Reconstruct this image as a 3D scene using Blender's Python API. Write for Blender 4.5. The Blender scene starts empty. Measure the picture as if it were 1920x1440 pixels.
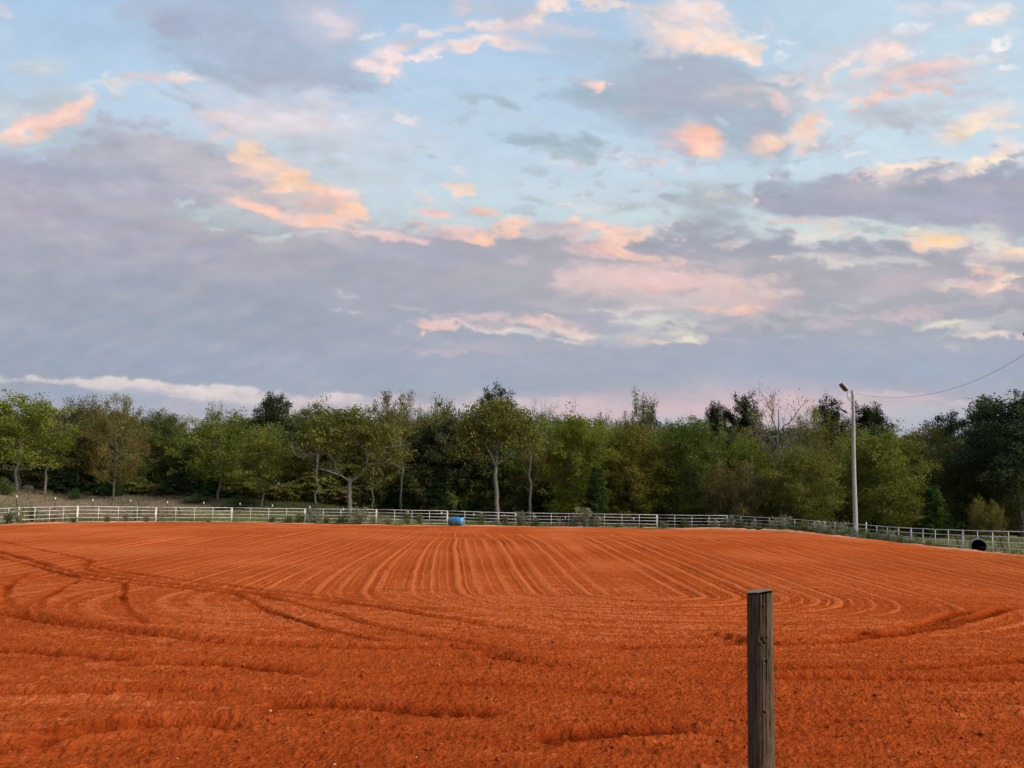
import bpy, math, random
import numpy as np
from mathutils import Vector, Matrix

# ------------------------------------------------------------------ camera
scene = bpy.context.scene
W0, H0, F = 1920.0, 1440.0, 1450.0
EYE = 1.7
PITCH = math.radians(4.6)
ROLL = math.radians(0.93)
SHIFT = 121.0
cam_d = bpy.data.cameras.new('camera')
cam = bpy.data.objects.new('camera', cam_d)
scene.collection.objects.link(cam)
scene.camera = cam
cam_d.sensor_width = 36.0
cam_d.lens = 36.0 * F / W0
cam_d.shift_y = SHIFT / W0
cam_d.clip_start = 0.05
cam_d.clip_end = 20000
CM = Matrix.Rotation(math.pi / 2 + PITCH, 3, 'X') @ Matrix.Rotation(ROLL, 3, 'Z')
cam.matrix_world = Matrix.Translation((0, 0, EYE)) @ CM.to_4x4()
CMN = np.array(CM)

# ------------------------------------------------------------------ light
EXPO = 0.7
scene.view_settings.view_transform = 'Standard'
scene.view_settings.look = 'None'
scene.view_settings.exposure = EXPO
scene.view_settings.gamma = 1.0
SUN_EL, SUN_AZ = 38.0, 116.0           # azimuth from +Y towards +X: from the right, a little behind the camera
world = bpy.data.worlds.new('World')
scene.world = world
world.use_nodes = True
wn = world.node_tree.nodes; wl = world.node_tree.links
wn.clear()
wo = wn.new('ShaderNodeOutputWorld'); wb = wn.new('ShaderNodeBackground'); ws = wn.new('ShaderNodeTexSky')
ws.sky_type = 'NISHITA'; ws.sun_disc = False
ws.sun_elevation = math.radians(SUN_EL); ws.sun_rotation = math.radians(SUN_AZ)
ws.dust_density = 2.0
wb.inputs[1].default_value = 0.11
wl.new(ws.outputs[0], wb.inputs[0]); wl.new(wb.outputs[0], wo.inputs[0])
sd = bpy.data.lights.new('sun', 'SUN')
sd.energy = 2.4; sd.angle = math.radians(20); sd.color = (1.0, 0.90, 0.80)
sun = bpy.data.objects.new('sun', sd); scene.collection.objects.link(sun)
e, a = math.radians(SUN_EL), math.radians(SUN_AZ)
sdir = Vector((math.sin(a) * math.cos(e), math.cos(a) * math.cos(e), math.sin(e)))
sun.rotation_euler = (-sdir).to_track_quat('-Z', 'Y').to_euler()
scene.cycles.max_bounces = 6
scene.cycles.diffuse_bounces = 3
scene.cycles.transmission_bounces = 3
scene.cycles.transparent_max_bounces = 4

# ------------------------------------------------------------------ helpers
rng = np.random.default_rng(7)
random.seed(7)
COL = scene.collection

def project(P):
    """world points (...,3) -> photo pixels"""
    P = np.asarray(P, float)
    q = (P - np.array([0, 0, EYE])) @ CMN
    d = np.maximum(-q[..., 2], 1e-6)
    return np.stack([W0 / 2 + F * q[..., 0] / d, H0 / 2 + SHIFT - F * q[..., 1] / d], -1)

def ray(px, py):
    v = np.array([(px - W0 / 2) / F, -(py - H0 / 2 - SHIFT) / F, -1.0])
    return CMN @ v

def at(px, py, Y):
    r = ray(px, py); r = r * (Y / r[1])
    return np.array([r[0], Y, r[2] + EYE])

def atg(px, Y, z=None):
    """point on the terrain seen in column px at depth Y"""
    py = 980.0
    for _ in range(6):
        p = at(px, py, Y)
        zz = ground_z(p[0], p[1]) if z is None else z
        py = project([p[0], Y, zz])[1]
    p = at(px, py, Y)
    return np.array([p[0], Y, float(ground_z(p[0], Y)) if z is None else z])

def ss(a, b, x):
    t = np.clip((np.asarray(x, float) - a) / (b - a), 0, 1)
    return t * t * (3 - 2 * t)

_tabs = [np.random.default_rng(100 + i).random((256, 256)).astype(np.float32) * 2 - 1 for i in range(12)]
def vn(x, y, s=0):
    t = _tabs[s % 12]
    xf = np.floor(x); yf = np.floor(y)
    ix = xf.astype(np.int64); iy = yf.astype(np.int64)
    fx = (x - xf).astype(np.float32); fy = (y - yf).astype(np.float32)
    fx = fx * fx * (3 - 2 * fx); fy = fy * fy * (3 - 2 * fy)
    x0 = ix & 255; x1 = (ix + 1) & 255; y0 = iy & 255; y1 = (iy + 1) & 255
    a = t[x0, y0]; b = t[x1, y0]; c = t[x0, y1]; d = t[x1, y1]
    return (a + (b - a) * fx) + ((c + (d - c) * fx) - (a + (b - a) * fx)) * fy
def fbm(x, y, s=0, o=4, g=0.5):
    r = 0; amp = 1; tot = 0
    for i in range(o):
        ca, sa = math.cos(i * 1.1), math.sin(i * 1.1)
        r = r + amp * vn((x * ca - y * sa) * 2 ** i + 17.3 * i, (x * sa + y * ca) * 2 ** i + 5.7 * i, s + i)
        tot += amp; amp *= g
    return r / tot

def s2l(c):
    c = np.asarray(c, float) / 255.0
    return np.where(c <= 0.04045, c / 12.92, ((c + 0.055) / 1.055) ** 2.4)

def mesh_np(name, V, Fq, smooth=False):
    """V (n,3), Fq (m,k) with k = 3 or 4"""
    V = np.asarray(V, np.float32); Fq = np.asarray(Fq, np.int32)
    me = bpy.data.meshes.new(name)
    me.vertices.add(len(V)); me.vertices.foreach_set('co', V.ravel())
    m, k = Fq.shape
    me.loops.add(m * k); me.loops.foreach_set('vertex_index', Fq.ravel())
    me.polygons.add(m)
    me.polygons.foreach_set('loop_start', np.arange(m, dtype=np.int32) * k)
    me.polygons.foreach_set('loop_total', np.full(m, k, np.int32))
    if smooth: me.polygons.foreach_set('use_smooth', np.ones(m, bool))
    me.update(calc_edges=True)
    return me

def add_attr(me, name, arr):
    arr = np.asarray(arr, np.float32)
    if arr.ndim == 1:
        a_ = me.attributes.new(name, 'FLOAT', 'POINT'); a_.data.foreach_set('value', arr)
    else:
        a_ = me.attributes.new(name, 'FLOAT_COLOR', 'POINT')
        if arr.shape[1] == 3: arr = np.concatenate([arr, np.ones((len(arr), 1), np.float32)], 1)
        a_.data.foreach_set('color', arr.ravel())

class MB:
    """collects shapes, builds one mesh"""
    def __init__(s): s.v = []; s.f = []; s.n = 0
    def add(s, V, Fs):
        V = [tuple(map(float, p)) for p in V]
        s.v += V; s.f += [tuple(i + s.n for i in f) for f in Fs]; s.n += len(V)
    def tube(s, pts, rad, seg=8, cap=True):
        pts = [Vector(p) for p in pts]; n = len(pts)
        if not hasattr(rad, '__len__'): rad = [rad] * n
        V = []; Fs = []
        up = None
        for i, p in enumerate(pts):
            t = (pts[min(i + 1, n - 1)] - pts[max(i - 1, 0)]).normalized()
            if up is None:
                up = Vector((0, 0, 1)) if abs(t.z) < 0.9 else Vector((1, 0, 0))
            u = (up - t * up.dot(t))
            if u.length < 1e-4: u = t.orthogonal()
            u.normalize(); w = t.cross(u); up = u
            for k in range(seg):
                an = 2 * math.pi * k / seg
                V.append(p + (u * math.cos(an) + w * math.sin(an)) * rad[i])
        for i in range(n - 1):
            for k in range(seg):
                k2 = (k + 1) % seg
                Fs.append((i * seg + k, i * seg + k2, (i + 1) * seg + k2, (i + 1) * seg + k))
        if cap:
            Fs.append(tuple(range(seg))[::-1]); Fs.append(tuple((n - 1) * seg + k for k in range(seg)))
        s.add(V, Fs)
    def box(s, c, size, M=None):
        c = Vector(c); hx, hy, hz = [q / 2 for q in size]
        V = []
        for x in (-1, 1):
            for y in (-1, 1):
                for z in (-1, 1):
                    p = Vector((x * hx, y * hy, z * hz))
                    if M: p = M @ p
                    V.append(c + p)
        s.add(V, [(0, 1, 3, 2), (4, 6, 7, 5), (0, 4, 5, 1), (2, 3, 7, 6), (0, 2, 6, 4), (1, 5, 7, 3)])
    def build(s, name, mat, parent=None, smooth=True, bevel=0):
        me = bpy.data.meshes.new(name); me.from_pydata(s.v, [], s.f); me.update()
        if smooth: me.polygons.foreach_set('use_smooth', [True] * len(me.polygons))
        o = link(name, me, mat, parent)
        if bevel:
            b = o.modifiers.new('b', 'BEVEL'); b.width = bevel; b.segments = 2; b.limit_method = 'ANGLE'
        return o

def link(name, me, mat, parent=None):
    o = bpy.data.objects.new(name, me); COL.objects.link(o)
    if mat and not me.materials: me.materials.append(mat)
    if parent: o.parent = parent
    return o
def tag(o, label=None, cat=None, group=None, kind=None):
    if label: o['label'] = label
    if cat: o['category'] = cat
    if group: o['group'] = group
    if kind: o['kind'] = kind
    return o
def empty(name, loc, label=None, cat=None, group=None, rz=0):
    o = bpy.data.objects.new(name, None); COL.objects.link(o)
    o.location = tuple(map(float, loc)); o.rotation_euler = (0, 0, rz); o.empty_display_size = 0.3
    return tag(o, label, cat, group)

# ------------------------------------------------------------------ materials
def mat_new(name, rough=0.9, spec=0.2):
    m = bpy.data.materials.new(name); m.use_nodes = True
    nt = m.node_tree; b = nt.nodes['Principled BSDF']
    b.inputs['Roughness'].default_value = rough
    b.inputs['Specular IOR Level'].default_value = spec
    return m, nt, b
def N(nt, t, **kw):
    n = nt.nodes.new(t)
    for k, v in kw.items(): setattr(n, k, v)
    return n
def ramp(nt, fac, stops):
    r = N(nt, 'ShaderNodeValToRGB'); cr = r.color_ramp
    while len(cr.elements) < len(stops): cr.elements.new(0.5)
    for el, (p, c) in zip(cr.elements, stops):
        el.position = p; el.color = (*c, 1) if len(c) == 3 else c
    nt.links.new(fac, r.inputs[0]); return r.outputs[0]
def noise(nt, vec, scale, detail=4, rough=0.55):
    n = N(nt, 'ShaderNodeTexNoise'); n.inputs['Scale'].default_value = scale
    n.inputs['Detail'].default_value = detail; n.inputs['Roughness'].default_value = rough
    if vec is not None: nt.links.new(vec, n.inputs['Vector'])
    return n.outputs['Fac']
def objco(nt, scale=(1, 1, 1)):
    t = N(nt, 'ShaderNodeTexCoord'); mp = N(nt, 'ShaderNodeMapping')
    mp.inputs['Scale'].default_value = scale
    nt.links.new(t.outputs['Object'], mp.inputs['Vector']); return mp.outputs[0]
def bump(nt, b, h, strength=0.5, dist=0.01):
    n = N(nt, 'ShaderNodeBump'); n.inputs['Strength'].default_value = strength
    n.inputs['Distance'].default_value = dist
    nt.links.new(h, n.inputs['Height']); nt.links.new(n.outputs[0], b.inputs['Normal'])
def mix(nt, f, a_, b_, mode='MIX'):
    m = N(nt, 'ShaderNodeMix', data_type='RGBA', blend_type=mode)
    if isinstance(f, float): m.inputs[0].default_value = f
    else: nt.links.new(f, m.inputs[0])
    for s_, v in ((6, a_), (7, b_)):
        if isinstance(v, tuple): m.inputs[s_].default_value = (*v, 1)
        else: nt.links.new(v, m.inputs[s_])
    return m.outputs[2]
def simple(name, c1, c2, scale=8, rough=0.8, spec=0.2, sc=(1, 1, 1), bmp=0.0, metal=0):
    m, nt, b = mat_new(name, rough, spec)
    v = objco(nt, sc); f = noise(nt, v, scale, 5)
    nt.links.new(ramp(nt, f, [(0.35, c1), (0.68, c2)]), b.inputs['Base Color'])
    b.inputs['Metallic'].default_value = metal
    if bmp: bump(nt, b, f, bmp, 0.01)
    return m

def leaf_mat(name):
    """colour = leaf attribute x the tree's own colour"""
    m = bpy.data.materials.new(name); m.use_nodes = True
    nt = m.node_tree; nt.nodes.clear()
    out = N(nt, 'ShaderNodeOutputMaterial')
    at_ = N(nt, 'ShaderNodeAttribute', attribute_name='leaf'); oi = N(nt, 'ShaderNodeObjectInfo')
    c = mix(nt, 1.0, at_.outputs['Color'], oi.outputs['Color'], 'MULTIPLY')
    d = N(nt, 'ShaderNodeBsdfDiffuse'); t = N(nt, 'ShaderNodeBsdfTranslucent')
    nt.links.new(c, d.inputs[0]); nt.links.new(c, t.inputs[0])
    mx = N(nt, 'ShaderNodeMixShader'); mx.inputs[0].default_value = 0.38
    nt.links.new(d.outputs[0], mx.inputs[1]); nt.links.new(t.outputs[0], mx.inputs[2])
    nt.links.new(mx.outputs[0], out.inputs[0])
    return m
M_leaf = leaf_mat('foliage')
M_bark = simple('bark', (0.055, 0.046, 0.036), (0.15, 0.13, 0.105), 3, 0.95, 0.1, (3, 3, 0.7), 0.4)
M_bark_pale = simple('pale_bark', (0.075, 0.066, 0.055), (0.17, 0.15, 0.128), 3, 0.95, 0.1, (3, 3, 0.7), 0.4)
M_white = simple('white_pipe_paint', (0.40, 0.37, 0.33), (0.68, 0.66, 0.62), 2.2, 0.5, 0.4)
M_dark = simple('dark_steel', (0.02, 0.018, 0.016), (0.05, 0.045, 0.04), 10, 0.7)
M_cap = simple('white_cap', (0.62, 0.62, 0.60), (0.78, 0.78, 0.76), 5, 0.6)
M_wire = simple('steel_wire', (0.10, 0.10, 0.10), (0.2, 0.2, 0.2), 5, 0.6)
M_pole = simple('pole_wood', (0.24, 0.225, 0.205), (0.42, 0.40, 0.375), 4, 0.9, 0.15, (6, 6, 0.5), 0.5)
M_galv = simple('galvanised_metal', (0.26, 0.29, 0.27), (0.40, 0.43, 0.40), 6, 0.75, 0.3)
M_lens = simple('lamp_glass', (0.045, 0.042, 0.045), (0.08, 0.075, 0.08), 6, 0.35, 0.4)
M_blue = simple('blue_plastic', (0.008, 0.17, 0.42), (0.012, 0.24, 0.55), 3, 0.45, 0.4)
M_bluelid = simple('faded_blue_lid', (0.12, 0.36, 0.50), (0.20, 0.46, 0.60), 4, 0.5, 0.4)
M_drum = simple('faded_grey_plastic', (0.12, 0.15, 0.17), (0.22, 0.26, 0.28), 4, 0.5, 0.3)
M_black = simple('black_inside', (0.006, 0.006, 0.006), (0.012, 0.012, 0.012), 4, 0.9, 0.05)

# ------------------------------------------------------------------ terrain
def fence_in(X, Y):      # 0 outside the pad on the right, 1 on it
    return None
def t_out(X, Y):
    """natural ground outside the arena pad"""
    X = np.asarray(X, float); Y = np.asarray(Y, float)
    drop = -0.68 * ss(8, 29, X) * ss(93, 64, Y) - 0.45 * ss(28, 45, X) * ss(60, 90, Y)
    e_ = np.maximum((Y - 84) / 21, (-X - 43) / 20)
    bank = (3.15 * ss(0, -40, X) ** 0.9) * ss(0, 1, e_)
    lump = 0.12 * fbm(X / 9, Y / 9, 3, 3) * ss(84, 92, Y)
    rise = 0.6 * ss(100, 135, Y) * ss(-5, 10, X)
    return drop + bank + lump + rise
# arena edge (world), dirt inside
ARENA = np.array([(-38, -10), (-37, 20), (-36.2, 42), (-35.3, 51), (-38.6, 60), (-40.2, 68), (-39.8, 71.6), (-35.6, 77.4), (-29.4, 79.6),
                  (-21.7, 81.4), (-14.4, 82.6), (-7.0, 83.4), (0.3, 84.0), (8, 84.3), (16, 84.4), (21, 82.5), (23.6, 78), (25.6, 72), (26.5, 66),
                  (26.9, 60), (27.4, 53.5), (28.0, 48), (29.0, 44), (30, 36), (31, 20), (31, -10)])
def poly_sd(X, Y, P):
    """signed distance, positive inside"""
    X = np.asarray(X, np.float32); Y = np.asarray(Y, np.float32)
    d = np.full(X.shape, 1e9, np.float32); ins = np.zeros(X.shape, bool)
    n = len(P)
    for i in range(n):
        x0, y0 = P[i]; x1, y1 = P[(i + 1) % n]
        ex, ey = x1 - x0, y1 - y0
        t = np.clip(((X - x0) * ex + (Y - y0) * ey) / (ex * ex + ey * ey), 0, 1)
        d = np.minimum(d, (X - x0 - t * ex) ** 2 + (Y - y0 - t * ey) ** 2)
        c = (y0 > Y) != (y1 > Y)
        if ey != 0: ins ^= c & (X < ex * (Y - y0) / ey + x0)
    d = np.sqrt(d)
    return np.where(ins, d, -d)
def t_pad(X, Y):
    return -0.50 * ss(19, 33, X) * ss(66, 42, Y)
def ground_z(X, Y):
    sd_ = poly_sd(np.atleast_1d(X), np.atleast_1d(Y), ARENA)
    z = np.atleast_1d(t_out(X, Y))
    z = z * ss(3.0, 0, sd_) + ss(0.0, 3.0, sd_) * (t_pad(np.atleast_1d(X), np.atleast_1d(Y)) - 0.5)
    return z if np.ndim(X) else float(z[0])

def grid_mesh(xs, ys):
    nx, ny = len(xs), len(ys)
    i = np.arange(nx - 1)[None, :] + (np.arange(ny - 1) * nx)[:, None]
    return np.stack([i, i + 1, i + nx + 1, i + nx], -1).reshape(-1, 4)

def spaced(parts):
    return np.unique(np.concatenate([np.arange(a_, b_, s_) for a_, b_, s_ in parts]))
xs = spaced([(-6000, -600, 900), (-600, -120, 40), (-120, -66, 6), (-66, 66, 0.8), (66, 120, 6), (120, 600, 40), (600, 6001, 900)])
ys = spaced([(-600, -40, 80), (-40, 36, 4), (36, 72, 1.2), (72, 118, 0.7), (118, 160, 4), (160, 600, 40), (600, 9000, 900)])
GX, GY = np.meshgrid(xs, ys)
gz = ground_z(GX.ravel(), GY.ravel())
me = mesh_np('ground', np.stack([GX.ravel(), GY.ravel(), gz], 1), grid_mesh(xs, ys), True)
m, nt, b = mat_new('pasture_ground', 0.95, 0.1)
v = objco(nt)
f1 = noise(nt, v, 0.12, 5); f2 = noise(nt, v, 1.6, 6, 0.65)
ca = ramp(nt, f2, [(0.3, (0.075, 0.085, 0.028)), (0.7, (0.15, 0.145, 0.055))])
cb = ramp(nt, f2, [(0.3, (0.095, 0.068, 0.042)), (0.7, (0.20, 0.155, 0.10))])
sx = N(nt, 'ShaderNodeSeparateXYZ'); nt.links.new(v, sx.inputs[0])
mr = N(nt, 'ShaderNodeMapRange'); mr.inputs[1].default_value = -34; mr.inputs[2].default_value = -44
nt.links.new(sx.outputs[0], mr.inputs[0])
ad = N(nt, 'ShaderNodeMath', operation='ADD'); nt.links.new(mr.outputs[0], ad.inputs[0]); nt.links.new(f1, ad.inputs[1])
fr = ramp(nt, ad.outputs[0], [(0.55, (0, 0, 0)), (1.0, (1, 1, 1))])
nt.links.new(mix(nt, fr, ca, cb), b.inputs['Base Color'])
bump(nt, b, f2, 0.8, 0.1)
tag(link('ground', me, m), kind='structure')

# ------------------------------------------------------------------ arena dirt
def polyline_d(X, Y, P):
    d = np.full(X.shape, 1e9, np.float32); best = np.zeros(X.shape, np.float32)
    L = 0; side = np.zeros(X.shape, np.float32)
    for (x0, y0), (x1, y1) in zip(P[:-1], P[1:]):
        ex, ey = x1 - x0, y1 - y0; l2 = ex * ex + ey * ey
        t = np.clip(((X - x0) * ex + (Y - y0) * ey) / l2, 0, 1)
        dd = np.hypot(X - x0 - t * ex, Y - y0 - t * ey)
        sd_ = np.sign((X - x0) * ey - (Y - y0) * ex)
        m_ = dd < d
        d = np.where(m_, dd, d); best = np.where(m_, L + t * math.sqrt(l2), best); side = np.where(m_, sd_, side)
        L += math.sqrt(l2)
    return d, best, L, side
def pxg(px, py):
    r = ray(px, py); t = -EYE / r[2]; return (r[0] * t, r[1] * t)
def smooth_pl(P, n=6):
    P = np.array(P, float); out = []
    for i in range(len(P) - 1):
        p0 = P[max(i - 1, 0)]; p1 = P[i]; p2 = P[i + 1]; p3 = P[min(i + 2, len(P) - 1)]
        for k in range(n):
            t = k / n
            out.append(0.5 * (2 * p1 + (p2 - p0) * t + (2 * p0 - 5 * p1 + 4 * p2 - p3) * t * t + (3 * p1 - p0 - 3 * p2 + p3) * t ** 3))
    out.append(P[-1]); return np.array(out)

th = np.arange(-math.radians(47), math.radians(47), 0.00128)
rr = [3.0]
while rr[-1] < 97: rr.append(rr[-1] + max(0.012, rr[-1] * 0.0023))
rr = np.array(rr)
C0 = np.array([0.0, -1.5])
TH, RR = np.meshgrid(th, rr)
X = (C0[0] + RR * np.sin(TH)).astype(np.float32); Y = (C0[1] + RR * np.cos(TH)).astype(np.float32)
nx, ny = len(th), len(rr)
SD = poly_sd(X, Y, ARENA)
SD = SD + 0.28 * fbm(X / 1.3, Y / 1.3, 1, 3) + 0.35 * fbm(X / 6, Y / 6, 4, 2)
# rake direction fields
wx = 0.30 * fbm(X / 10, Y / 20, 5, 2) + 0.03 * fbm(X / 1.1, Y / 1.6, 2, 2); wy = 0.5 * fbm(X / 9, Y / 7, 6, 3) + 0.06 * fbm(X / 1.3, Y / 1.0, 3, 2)
xc = 2.9
xd = X - xc + wx
sc_ = (1 + 0.026 * np.maximum(Y - 15, 0)) ** (1 - 0.55 * ss(-5, -11, xd))
pA = np.hypot(np.sqrt((xd / sc_) ** 2 + 0.05), np.minimum(Y - 16.0, 0) * 1.2 + wy * ss(20, 12, Y))
pB = Y + 0.05 * X + wy * 0.8 - 0.01 * X * X                              # passes across, near the rail
pC = np.hypot(X + 1.0 + wx, (Y - 15.0) * 1.25 + wy)                       # tight loops on the left
pD = Y * 0.94 - 0.30 * X + wy + 0.004 * X * X                             # far edge, along the fence
def furrow(p, per, s):
    q = p / per
    k = np.floor(q); fr_ = q - k
    a1 = _tabs[s][(k.astype(int) & 255), 3] * 0.5 + 0.5                   # every tine its own depth
    a2 = _tabs[(s + 3) % 12][(k.astype(int) & 255), 9] * 0.22
    dd = np.abs(fr_ - 0.5 - a2)
    prof = 1.5 * np.exp(-(dd / 0.13) ** 2) - 0.5 * np.exp(-((dd - 0.26) / 0.11) ** 2) - 0.1
    return prof * (0.25 + 1.0 * a1)
fA = 1.1 * furrow(pA, 0.50, 0) + 0.5 * furrow(pA + 0.02 * wy, 0.19, 1)
fB = furrow(pB, 0.72, 2) + 0.55 * furrow(pB, 0.21, 3)
fC = furrow(pC, 0.85, 4) + 0.40 * furrow(pC, 0.25, 5)
fD = furrow(pD, 1.6, 6) + 0.5 * furrow(pD, 0.5, 7)
edge1 = 17.3 - 0.42 * (X + 10) + 0.25 * wx                                # left region lies below this line
wC = ss(0.6, -0.6, Y - edge1) * ss(-1.2, -2.6, X)
wB = ss(10.9, 8.6, Y - 0.05 * X + 1.2 * wy)
wD = ss(50, 64, Y + 3 * wy)
fz = fA * (1 - wC) + fC * wC
fz = fz * (1 - wB) + 0.45 * fB * wB
fz = fz * (1 - wD) + fD * wD
patch = np.clip(0.72 + 1.25 * fbm(X / 2.6, Y / 6, 7, 4), 0.12, 1.5)
amp = 0.012 + 0.012 * ss(10, 26, Y)
H = fz * amp * patch * (0.9 + 0.5 * fbm(X / 0.9, Y / 1.6, 4, 2))
# lumps
l1 = fbm(X / 0.55, Y / 0.30, 1, 3)
l2 = fbm(X / 0.15 + 3, Y / 0.085, 2, 4, 0.68)
l3 = 1 - np.abs(fbm(X / 0.11, Y / 0.07, 6, 3)) * 3.0
l4 = fbm(X / 0.05, Y / 0.035, 3, 2)
near = ss(34, 8, RR)
rough_ = 0.75 + 0.6 * fbm(X / 2.1, Y / 1.2, 8, 3)
H += 0.009 * l1 * rough_ + (0.015 * l2 + 0.008 * l3 + 0.009 * l4 * near) * rough_ * (0.55 + 0.5 * near)
cl = fbm(X / 0.07, Y / 0.05, 9, 2)
H += 0.018 * np.maximum(cl - 0.2, 0) * 2.2 * near
H += 0.10 * fbm(X / 14, Y / 14, 10, 2)
# tyre and drag tracks, from points read off the photograph
TR = [([(-60, 1020), (60, 1050), (160, 1078), (420, 1108), (700, 1140), (960, 1182), (1180, 1225)], 0.12, 0.04, 0),
      ([(-60, 1028), (60, 1060), (160, 1086), (420, 1114), (560, 1130)], 0.08, 0.04, 9),
      ([(-40, 1008), (150, 1045), (165, 1060), (330, 1088), (600, 1120), (860, 1152), (1010, 1180)], 0.10, 0.03, 1),
      ([(-40, 1140), (100, 1170), (260, 1190), (420, 1206), (640, 1215), (880, 1219), (950, 1240), (1100, 1262)], 0.17, 0.095, 2),
      ([(430, 1108), (500, 1145), (570, 1172), (680, 1198), (800, 1214)], 0.07, 0.05, 3),
      ([(455, 1112), (600, 1145), (700, 1175), (830, 1200), (960, 1218), (1200, 1222)], 0.08, 0.035, 4),
      ([(-80, 1311), (100, 1309), (230, 1305), (330, 1300), (470, 1300)], 0.13, 0.10, 5),
      ([(-90, 1435), (80, 1405), (180, 1385), (300, 1375), (480, 1372)], 0.15, 0.10, 6),
      ([(-90, 1400), (80, 1385), (200, 1368), (330, 1360)], 0.10, 0.05, 8),
      ([(200, 1250), (430, 1252), (600, 1270)], 0.12, 0.05, 7),
      ([(-80, 1220), (120, 1233), (300, 1240)], 0.13, 0.045, 7),
      ([(700, 1285), (900, 1290), (1100, 1300), (1250, 1330)], 0.12, 0.035, 8),
      ([(1120, 1219), (1300, 1216), (1400, 1209), (1470, 1212), (1560, 1208), (1730, 1188)], 0.15, 0.08, 9),
      ([(1320, 1196), (1400, 1206), (1470, 1216)], 0.13, 0.09, 10),
      ([(1380, 1282), (1600, 1280), (1750, 1283), (2000, 1284)], 0.13, 0.075, 11),
      ([(1360, 1260), (1560, 1262), (1720, 1258), (2000, 1240)], 0.13, 0.06, 3),
      ([(1670, 1183), (1740, 1172), (1820, 1146)], 0.12, 0.06, 1),
      ([(1500, 1190), (1620, 1192), (1760, 1180), (1900, 1140)], 0.12, 0.05, 6),
      ([(480, 1340), (620, 1335), (800, 1345), (960, 1352)], 0.14, 0.05, 2),
      ([(160, 1083), (90, 1120), (78, 1150), (100, 1168)], 0.07, 0.03, 5),
      ([(238, 1090), (228, 1120), (245, 1150), (290, 1182)], 0.06, 0.035, 5),
      ([(60, 1070), (15, 1100), (15, 1130), (40, 1150)], 0.07, 0.03, 3),
      ([(150, 1062), (180, 1072), (290, 1090)], 0.08, 0.035, 4),
      ([(1000, 1405), (1200, 1385), (1330, 1380)], 0.14, 0.06, 2)]
track = np.zeros_like(X)
Hf = H.ravel(); trf = track.ravel(); Xf = X.ravel(); Yf = Y.ravel()
for pts, w_, dep, sd0 in TR:
    P = smooth_pl([pxg(*p) for p in pts], 5)
    lo = P.min(0) - 4 * w_ - 0.5; hi = P.max(0) + 4 * w_ + 0.5
    idx = np.nonzero((Xf > lo[0]) & (Xf < hi[0]) & (Yf > lo[1]) & (Yf < hi[1]))[0]
    xq, yq = Xf[idx], Yf[idx]
    xj = xq + 0.05 * vn(xq / 0.5, yq / 0.5, sd0); yj = yq + 0.05 * vn(xq / 0.6, yq / 0.4, sd0 + 1)
    d, s_, L, side = polyline_d(xj, yj, P)
    fade = ss(0, 0.12 * L, s_) * ss(L, 0.86 * L, s_) * np.clip(0.85 + 0.7 * vn(s_ * 0.9, s_ * 0 + 2.3, sd0), 0.2, 1.3)
    lug = 0.3 * np.cos(s_ * 2 * np.pi / 0.22 + side * 1.5)
    g = np.exp(-(d / w_) ** 2)
    berm = np.exp(-((d - 1.7 * w_) / (0.55 * w_)) ** 2)
    Hf[idx] += fade * dep * (-g * (1.0 + lug) + 0.45 * berm)
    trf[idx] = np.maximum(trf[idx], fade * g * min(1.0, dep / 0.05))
H = Hf.reshape(X.shape); track = trf.reshape(X.shape)
# pale scraped ridge along the rim
rim = np.exp(-((SD - 0.7) / 0.75) ** 2)
rimmod = np.clip(0.5 + 1.1 * fbm(X / 3.0, Y / 3.0, 9, 3) + 0.5 * ss(17, 21, X) * ss(70, 76, Y) + 0.45 * ss(-17, -14, X) * ss(-3, -6, X) * ss(76, 79, Y), 0, 1)
H += 0.10 * rim * rimmod + 0.22 * rim * rimmod * ss(14, 22, X) * ss(60, 70, Y)
Z = t_pad(X, Y) + H + 0.03
fall = ss(0.5, -1.1, SD)
Z = Z * (1 - fall) + (t_out(X, Y) - 0.35) * fall
V = np.stack([X.ravel(), Y.ravel(), Z.ravel()], 1)
Q = grid_mesh(th, rr)
keep = (SD.ravel()[Q] > -1.6).all(1)
Q = Q[keep]
used = np.zeros(len(V), bool); used[Q.ravel()] = True
rem = np.cumsum(used) - 1
me = mesh_np('arena_dirt', V[used], rem[Q], True)
dry_shade = 0.52 + (0.22 + 0.14 * ss(2, 9, X)) * fz * patch * (0.35 + 0.65 * ss(9, 20, Y)) * (1 - 0.5 * wD) + 0.14 * fbm(X / 3.5, Y / 5, 11, 4) + 0.06 * l1 * near + 0.10 * l2 * near - 0.60 * track  # drier crests paler; tracks darkened for moist soil and painted groove shade
dry_shade += -0.07 * ss(13, 7, Y) + 0.05 * ss(8, 20, Y) * ss(84, 50, Y) + 0.12 * near * fbm(X / 1.3, Y / 0.22, 4, 3)  # near ground darkened in colour for the self-shadow of the clods
stain = np.clip(fbm(X / 1.7, Y / 0.8, 5, 3) * 1.6 - 0.5, 0, 1) * ss(13, 5, Y)
add_attr(me, 'dry_shade', dry_shade.ravel()[used])
add_attr(me, 'rim', (rim * rimmod * ss(-0.6, 0.2, SD)).ravel()[used])
m, nt, b = mat_new('red_clay', 1.0, 0.0)
v = objco(nt)
A1 = N(nt, 'ShaderNodeAttribute', attribute_name='dry_shade'); A2 = N(nt, 'ShaderNodeAttribute', attribute_name='rim')
n1 = noise(nt, v, 9, 6, 0.7)
n2a = noise(nt, v, 30, 6, 0.75)
vo = N(nt, 'ShaderNodeTexVoronoi'); vo.inputs['Scale'].default_value = 26; nt.links.new(v, vo.inputs['Vector'])
vo2 = N(nt, 'ShaderNodeTexVoronoi'); vo2.inputs['Scale'].default_value = 60; nt.links.new(v, vo2.inputs['Vector'])
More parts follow.
